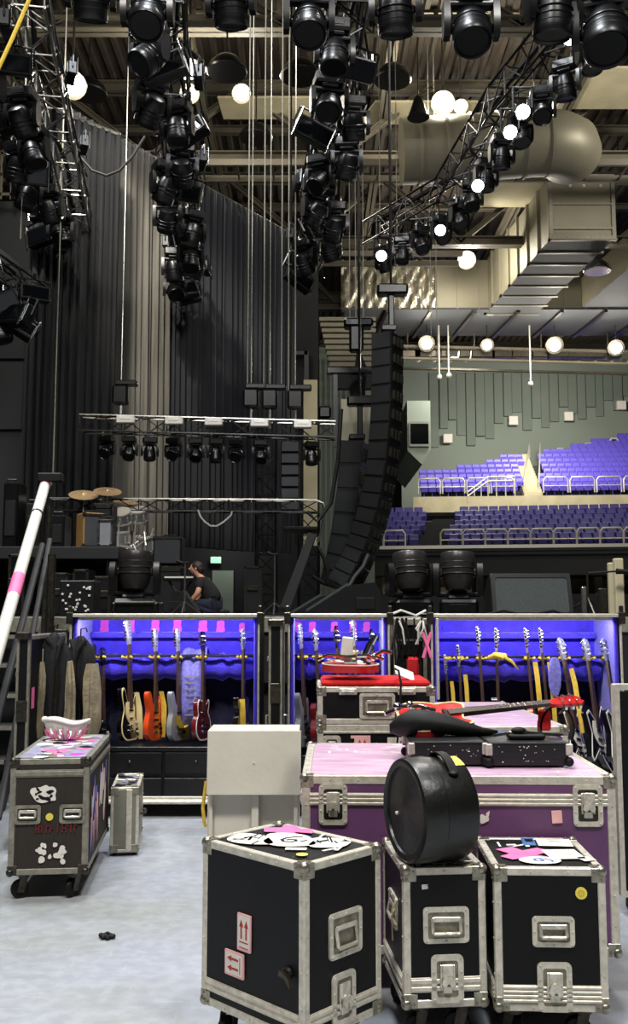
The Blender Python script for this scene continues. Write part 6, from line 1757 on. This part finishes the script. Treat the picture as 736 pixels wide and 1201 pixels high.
# ---- standing moving heads and floor monitors at the front of the stage
hs = make_head('standing', (0,0,0), True, 'head_grey')
specs = [(158,11.2,1.16,180,0,'large moving head light standing on the stage before the drum kit'),(481,9.6,.98,172,14,'moving head light on the stage, left of the pair before the stands'),(537,9.6,.98,176,-6,'moving head light on the stage, right of the pair before the stands')]
for k,(px,Y,s,tx,tz,lab) in enumerate(specs):
    o = hs if k == 0 else dup(hs,(0,0,0)); o.location = (P(px,700,Y).x,Y,ZS); o.scale = (s,)*3; o['label'] = lab; set_tilt(o,tx,tz)
r,w,h = box_thing('floor_plate','flat black base plate with pale rail under the standing moving head','base',130,186,706,716,10.8,.4,'fixture',ZS)
b = MB(); b.tube([(-w*.45,-.22,.06),(-w*.4,-.22,.16),(w*.4,-.22,.16),(w*.45,-.22,.06)], .02, 6); b.build('rail_bar', M['dark_steel'], r)
def wedge(label, px0, px1, ytop, Y, d, flip, m='plastic', g='grille_black'):
    a, c = P(px0,700,Y), P(px1,700,Y); w = c.x-a.x; h = P(0,ytop,Y).z-ZS
    r = thing('floor_monitor', label, 'speaker', (a.x,Y,ZS))
    b = MB(); pr = [(0,0),(w,0),(w,h*.75),(w*.93,h),(w*.6,h*.92),(0,h*.12)] 
    if flip: pr = [(w-x,z) for x,z in pr]
    b.prism(pr, 0, d); b.build('cabinet', M[m], r)
    q = MB(); X = None
    x0,z0,x1,z1 = (w*.03,h*.15,w*.58,h*.92)
    if flip: x0,x1 = w-x0, w-x1
    q.loft([[(x0,.03,z0),(x0,d-.03,z0),(x0,d-.03,z0+.03),(x0,.03,z0+.03)],[(x1,.03,z1),(x1,d-.03,z1),(x1,d-.03,z1+.03),(x1,.03,z1+.03)]]); q.build('grille', M[g], r)
    k = MB(); k.box((w*.8 if not flip else w*.2,-.006,h*.4),(.2,.012,.12),None,.004); k.build('handle_recess', M['rubber'], r)
wedge('grey green floor monitor with sloping grille above the middle trunk', 356, 446, 683, 9.6, .7, False, 'plastic', 'grey_cloth')
wedge('second floor monitor behind, lower and farther left of the grey green one', 340, 402, 697, 10.6, .6, False, 'plastic', 'grey_cloth')
wedge('small floor monitor wedge before the crouching person', 200, 232, 692, 13.5, .45, True)
# front facing wedge
a, c = P(577,700,9.4), P(672,700,9.4); w = c.x-a.x; h = P(0,672,9.4).z-ZS
r = thing('floor_monitor','wide floor monitor with framed grey grille facing us above the right trunk','speaker',((a.x+c.x)/2,9.4,ZS))
b = MB(); X = Matrix(((0,1,0,0),(1,0,0,0),(0,0,1,0),(0,0,0,1)))
b.prism([(0,0),(.5,0),(.5,h*.5),(.2,h),(.12,h)], -w/2, w/2, X); b.build('cabinet', M['plastic'], r)
b = MB(); T = TR(0,-.006,0) @ rotm('X',-math.degrees(math.atan2(.12,h))); b.prism(rrect(0,h*.52,w*.92,h*.84,.03), -.012, .0, T); b.build('grille', M['grey_cloth'], r)
b = MB(); b.ring(rrect(0,h*.52,w*.99,h*.98,.03),rrect(0,h*.52,w*.9,h*.82,.03),-.02,0,T); b.build('front_frame', M['fixture_grey'], r)
# microphone stands and odd posts
def mic(px, ytop, Y, label, boom=None, m='truss_silver'):
    c = P(px,ytop,Y); r = thing('microphone_stand', label, 'microphone stand', (c.x,Y,ZS)); H = c.z-ZS
    b = MB(); b.cyl((0,0,.06),(0,0,H),.014,.011,8)
    b.build('pole', M[m], r)
    b = MB()
    for k in range(3):
        a = 2*PI*k/3+.5; b.cyl((0,0,.2),(.26*math.cos(a),.26*math.sin(a),.01),.011,.011,6)
    b.build('tripod', M[m], r)
    b = MB()
    if boom: b.cyl((0,0,H-.02),boom+Vector((0,0,H)) if False else (boom[0],boom[1],H+boom[2]),.01,.01,6); e = Vector((boom[0],boom[1],H+boom[2])); b.cyl(e, e+Vector((.16 if boom[0]>0 else -.16,0,-.01)),.03,.018,10)
    else: b.box((0,0,H),(.12,.03,.03),None,.008); b.cyl((-.05,0,H),(-.12,0,H+.03),.018,.024,8)
    b.build('microphone', M['rubber'], r)
mic(217,660,13.0,'upright microphone stand before the crouching person')
mic(322,650,15.0,'pale microphone stand right of the doorway')
mic(688,670,9.6,'microphone stand with horizontal black microphone at right', boom=(.3,0,.0), m='dark_steel')
for k,(px,y0,Y,m,w_) in enumerate(((724,655,9.8,'concrete_beige',.09),(716,660,10.2,'concrete_beige',.07),(684,688,9.4,'truss_silver',.05),(706,690,9.3,'dark_steel',.08))):
    c = P(px,y0,Y); r = thing('post',('broad pale post standing at right end of the stage','narrower pale post beside the broad pale post','short silver post beside the wide floor monitor','dark clamp post at the right end of the stage edge')[k],'post',(c.x,Y,ZS))
    b = MB(); H = c.z-ZS; b.box((0,0,H/2),(w_,w_,H),None,.01); b.build('shaft', M[m], r)
    b = MB(); b.box((0,0,.02),(w_*2,w_*2,.04),None,.006); b.build('foot_plate', M['dark_steel'], r)
for k,(pp,lab) in enumerate((([(566,716),(590,712),(620,714),(650,716),(668,713)],'black cable lying along the stage edge before the wide floor monitor'),([(455,716),(470,711),(488,715),(500,712)],'white cable lying above the equipment rack'))):
    r = thing('cable',lab,'cable',P(*pp[0],9.0)); b = MB(); b.tube([Vector((P(x,y,9.0).x,9.0+.02*i,ZS+.02+.05*(i%2)))-r.location for i,(x,y) in enumerate(pp)], .014, 6); b.build('cord', M['rubber' if k == 0 else 'white'], r)
# slanting stand with flat top
c = P(352,668,15); r = thing('keyboard_stand','slanting black stand with flat top right of the doorway','stand',(c.x,15,ZS))
def L_(px,py,dy=0): q = P(px,py,15); return Vector((q.x-c.x, dy, q.z-ZS))
b = MB(); b.tube([L_(334,713),L_(366,626)], [.11,.09], 4); b.tube([L_(334,713,.5),L_(366,626,.5)], [.11,.09], 4); b.build('leg', M['stage_black'], r)
b = MB(); m_ = (L_(333,622)+L_(372,618))/2; b.box((m_.x,.25,m_.z),((L_(372,0)-L_(333,0)).x,.6,.07),None,.015); b.build('top_plate', M['truss'], r)
r = thing('keyboard','keyboard with white keys beside the crouching person','keyboard',(P(210,678,16.4).x,16.4,P(0,681,16.4).z))
b = MB(); b.box((0,.12,.03),(.55,.3,.07),None,.01); b.build('body', M['plastic'], r)
b = MB(); b.box((0,-.03,.055),(.5,.06,.03),None,.004); b.build('keys', M['white'], r)
b = MB(); b.cyl((-.2,.15,0),(.2,.15,ZS-r.location.z),.02,.02,6); b.cyl((.2,.15,0),(-.2,.15,ZS-r.location.z),.02,.02,6); b.build('stand', M['dark_steel'], r)
# ================================================================ crouching person
def skin_mesh(name, joints, edges, m, parent, root=0, lv=2):
    me = bpy.data.meshes.new(name); me.from_pydata([j[0] for j in joints], edges, []); me.materials.append(M[m])
    o = bpy.data.objects.new(name, me); COL.objects.link(o); o.parent = parent
    s = o.modifiers.new('skin','SKIN'); s.use_smooth_shade = True
    sv = me.skin_vertices[0].data
    for i,j in enumerate(joints):
        sv[i].radius = (j[1], j[2] if len(j) > 2 else j[1]); sv[i].use_root = (i == root)
    u = o.modifiers.new('sub','SUBSURF'); u.levels = lv; u.render_levels = lv
    return o
def person():
    c = P(243,716,16.0)
    r = thing('person','person in black t-shirt and dark jeans crouching on the stage, head bowed to the left','person',(c.x,16,ZS)); r.rotation_euler = (0,0,math.radians(-8)); r.scale = (1.02,)*3
    # x right, crouching towards -x
    J = [((.12,0,.20),.12,.11),((.06,0,.36),.115,.10),((-.03,0,.50),.12,.09),((-.10,0,.60),.08,.07),((-.155,0,.655),.055),((-.2,0,.74),.085,.08),((-.225,0,.80),.085,.08),
         ((-.07,-.17,.55),.058),((-.10,-.24,.36),.05),((-.22,-.18,.24),.042),((-.30,-.14,.21),.034),
         ((-.07,.17,.55),.058),((-.12,.25,.37),.05),((-.24,.18,.25),.042),((-.31,.13,.22),.034),
         ((.08,-.11,.17),.09),((-.20,-.13,.2),.08),((.02,-.13,.06),.055),((.2,-.13,.05),.045),((.12,-.14,.03),.04),
         ((.08,.11,.17),.09),((-.20,.14,.2),.08),((.02,.13,.06),.055),((.2,.13,.05),.045)]
    E_ = [(0,1),(1,2),(2,3),(3,4),(4,5),(5,6),(2,7),(7,8),(8,9),(9,10),(2,11),(11,12),(12,13),(13,14),(0,15),(15,16),(16,17),(17,18),(0,20),(20,21),(21,22),(22,23)]
    J.pop(19); E_ = [(a if a < 19 else a-1, b if b < 19 else b-1) for a,b in E_]
    body = skin_mesh('body', J, E_, 'skin', r)
    # face and hands on the same body group
    f = MB(); f.ball((-.20,0,.775),.092,12,(1.12,.86,1.2)); f.tube([(-.29,0,.80),(-.318,0,.765),(-.295,0,.755)], [.012,.018,.014], 6)
    for s in (-1,1): f.ball((-.185,s*.083,.77),.024,7,(.7,.4,1.1)); f.ball((-.285,s*.033,.79),.012,6)
    f.tube([(-.285,-.022,.725),(-.292,0,.723),(-.285,.022,.725)], .007, 5)
    f.build('face', M['skin'], r)
    for s,(x,y,z) in ((-1,(-.31,-.135,.205)),(1,(-.32,.125,.215))):
        h = MB(); h.ball((x,y,z),.038,8,(1.1,.8,.55))
        for k in range(4):
            yy = y-.024+.016*k; ln = (.058,.068,.064,.05)[k]
            h.tube([(x-.02,yy,z),(x-.02-ln*.55,yy,z-.008),(x-.02-ln,yy,z-.034)], [.0095,.009,.007], 6)
        h.tube([(x+.005,y-s*-.03,z),(x-.025,y+s*.045,z-.01),(x-.045,y+s*.04,z-.025)], [.011,.0095,.008], 6)
        h.build('hand', M['skin'], r)
    hr = MB(); hr.ball((-.178,0,.80),.1,12,(1.08,.9,1.05)); hr.ball((-.13,0,.765),.08,10,(.8,1,1.1)); hr.build('hair', M['hair'], r)
    sh = [((.13,0,.19),.185,.17),((.06,0,.37),.17,.16),((-.03,0,.51),.18,.145),((-.09,0,.585),.09,.085),((-.075,-.17,.55),.095),((-.095,-.228,.41),.082),((-.075,.17,.55),.095),((-.11,.238,.41),.082)]
    skin_mesh('t_shirt', sh, [(0,1),(1,2),(2,3),(2,4),(4,5),(2,6),(6,7)], 'cloth_black', r)
    je = [((.13,0,.19),.16,.14),((.08,-.11,.17),.105),((-.20,-.13,.2),.095),((.02,-.13,.07),.07),((.2,-.13,.055),.058),((.08,.11,.17),.105),((-.20,.14,.2),.095),((.02,.13,.07),.07),((.2,.13,.055),.058)]
    skin_mesh('jeans', je, [(0,1),(1,2),(2,3),(3,4),(0,5),(5,6),(6,7),(7,8)], 'denim', r)
    for s in (-1,1):
        k = MB(); k.ball((.27,s*.13,.055),.05,8,(1.6,.85,.95)); k.build('shoe', M['rubber'], r)
person()
# ================================================================ roof lamps
LK = .26
def lamp(px, py, Y, rad, power, label, color=(1,.93,.8)):
    c = P(px,py,Y); r = thing('arena_floodlight', label, 'ceiling lamp', c)
    to = (Vector((0,0,EYE))-c); to = Vector((to.x*.6,to.y,to.z-6)).normalized(); z = -to; x = Vector((0,0,1)).cross(z).normalized(); y = z.cross(x)
    X = Matrix(((x.x,y.x,z.x,0),(x.y,y.y,z.y,0),(x.z,y.z,z.z,0),(0,0,0,1)))
    b = MB(); b.lathe([(rad*1.25,-.02),(rad*1.3,.03),(rad*.8,.35),(rad*.35,.5),(0,.5)], 18, X); b.build('housing', M['dark_steel'], r)
    b = MB(); b.lathe([(0,-.05),(rad*.7,-.03),(rad*1.1,.0),(rad*1.1,.03),(0,.03)], 18, X); b.build('glass', M['lit'], r)
    b = MB(); b.cyl((0,0,.3),(0,0,(16.2 if 44 < Y and c.z < 16 else 20.9)-c.z),.03,.03,6); b.build('hanging_rod', M['dark_steel'], r)
    ld = bpy.data.lights.new('floodlight', 'POINT'); ld.energy = power*LK; ld.color = color; ld.shadow_soft_size = rad*1.2
    o = bpy.data.objects.new('floodlight_source', ld); COL.objects.link(o); o.location = c+to*(2.4 if Y > 44 else 1.2)
    if Y > 44: ld.energy *= .6
L1 = [(85,100,24,.30,2600,'lit ceiling floodlight above the grey-lit curtain'),(222,110,27,.24,1600,'lit ceiling floodlight beside the truss left of centre'),(283,110,28,.24,1600,'lit ceiling floodlight between the two dark trusses'),(519,121,30,.32,3200,'bright ceiling floodlight left of the curving truss'),(540,125,30.5,.2,1200,'smaller ceiling floodlight right of the bright one'),
      (547,305,42,.34,3200,'lit floodlight before the pale panels left of the square duct'),(500,403,47,.34,2600,'lit floodlight under the plenum at its left'),(571,405,47,.28,2000,'second lit floodlight from the left under the plenum'),(650,405,47,.36,3200,'third lit floodlight from the left under the plenum'),(722,408,47,.34,2800,'rightmost lit floodlight under the plenum')]
for a in L1: lamp(*a)
# unlit round housings under the roof
for k,(px,py,Y) in enumerate(((104,106,27.5),(266,80,25),(300,158,30),(218,75,25),(352,85,25),(460,90,27),(12,145,26),(700,315,38))):
    c = P(px,py,Y); r = thing('high_bay_lamp','dark round lamp housing, %s' % ('beside the floodlight over the grey-lit curtain','above the floodlight between the trusses','below the catwalk between the trusses','above the floodlight beside the left truss','left of the truss right of centre','right of the truss right of centre','at the left picture edge','hanging before the square duct')[k],'ceiling lamp',c)
    b = MB(); b.lathe([(.55,-.14),(.58,-.1),(.5,.1),(.3,.3),(.1,.4),(0,.4)], 24); b.build('shade', M['fixture' if k < 7 else 'chrome'], r)
    b = MB(); b.lathe([(0,-.12),(.5,-.1),(.5,-.06),(0,-.06)], 24); b.build('glass', M['lens'], r)
    b = MB(); b.cyl((0,0,.3),(0,0,20.9-c.z),.025,.025,6); b.build('hanging_rod', M['dark_steel'], r)
for k,(px,py) in enumerate(((245*2,125),)):
    c = P(px,py,27); r = thing('hanging_speaker','small cone shaped speaker hanging under the roof left of the bright floodlight','speaker',c)
    b = MB(); b.lathe([(.34,-.35),(.3,-.3),(.14,.2),(.1,.3),(0,.3)], 18); b.build('shell', M['fixture_grey'], r); b = MB(); b.cyl((0,0,.3),(0,0,20.9-c.z),.02,.02,6); b.build('hanging_rod', M['dark_steel'], r)
# lighting gantry under the plenum
r = thing('lighting_gantry','pale lighting gantry with thin struts under the plenum','truss',P(470,428,47.5))
b = MB(); o = r.location
for (y,dy) in ((424,0),(410,0),(424,2),(410,2)): b.tube([P(468,y-4,47.5)-o+Vector((0,dy,0)),P(750,y+3,47.5)-o+Vector((0,dy,0))], .09, 5)
for k in range(15): b.tube([P(470+k*19,424,47.5)-o,P(480+k*19,410,47.5)-o+Vector((0,2,0))], .06, 4)
b.build('strut', M['beam'], r)
for px in (480,560,640,720):
    b = MB(); q = P(px,412,47.5)-o+Vector((0,1,0)); b.cyl(q, (q.x,q.y,16.25-o.z), .04, .04, 5); b.build('hanging_rod', M['beam'], r)
gg = random.Random(2)
for k in range(12): b = MB(); q = P(478+k*22,416,47.8)-o; b.box(q,(gg.uniform(.5,1.4),.5,.4),None,.05); b.build('fitting', M['dark_steel'], r)
for k,(px,y1) in enumerate(((515,442),(526,440),(622,450))):
    c = P(px,y1,47); r = thing('hanging_microphone','thin drop rod with small round end, %s from the left before the sage wall' % nth(k+1),'microphone',c,0,'drop rods before the sage wall')
    b = MB(); b.cyl((0,0,0),(0,0,16.2-c.z),.04,.04,5); b.build('rod', M['rail'], r); b = MB(); b.ball((0,0,0),.14,7); b.build('bulb', M['rail'], r)
# ================================================================ house lights over the work area
W = bpy.data.worlds.new('world'); SC.world = W; W.use_nodes = True
bg = W.node_tree.nodes['Background']; bg.inputs['Color'].default_value = (.9,.95,1,1); bg.inputs['Strength'].default_value = .025
HK = .62
def house(x, y, z, power, size, color, aim):
    ld = bpy.data.lights.new('house_light','AREA'); ld.shape = 'DISK'; ld.size = size; ld.energy = power*HK; ld.color = color
    o = bpy.data.objects.new('house_light_source', ld); COL.objects.link(o); o.location = (x,y,z)
    o.rotation_euler = (Vector(aim)-Vector((x,y,z))).to_track_quat('-Z','Y').to_euler()
house(-3.5,-3,15,2600,2.2,(1,.97,.92),(0,5,0))
house(4.5,-2,15,2200,2.2,(1,.97,.92),(0,5,0))
house(-1,6.5,15,2600,2.4,(.9,.95,1),(0,5.5,0))
house(3,13,16.5,1800,2.2,(1,.97,.92),(0,11,0))
house(-7,12,16,1600,2.2,(.95,.97,1),(-3,12,0))
house(8,50,15.8,1500,3,(1,.95,.85),(10,52,4))
house(14,54,15.6,2600,3,(1,.95,.85),(14,64,10))
sd = bpy.data.lights.new('added_curtain_spot','SPOT'); sd.energy = 5200; sd.spot_size = math.radians(46); sd.spot_blend = .6; sd.shadow_soft_size = .35; sd.color = (1,.95,.84)  # added spot without a fixture, brings out the curtain folds
so = bpy.data.objects.new('added_curtain_spot_source', sd); COL.objects.link(so); so.location = (-3.9,13.2,13.0); so.rotation_euler = (Vector((-4.3,21.3,8.5))-Vector((-3.9,13.2,13.0))).to_track_quat('-Z','Y').to_euler()
house(14,25,17.2,950,1.6,(1,.95,.84),(10.3,37,17.4))  # extra light added to brighten the square duct's front
def glow(x,y,z,p,color=(1,.94,.8)):
    ld = bpy.data.lights.new('added_point_light','POINT'); ld.energy = p; ld.color = color; ld.shadow_soft_size = .25
    o = bpy.data.objects.new('added_point_light_source', ld); COL.objects.link(o); o.location = (x,y,z)
for px in (470,560,640,720): glow(P(px,670,48).x,48.4,3.6,90)  # added points under the bowl that brighten the concourse wall
glow(P(259,680,26.5).x,26.8,3.6,70,(.95,1,.95))  # added point before the door panel, standing in for light from behind it
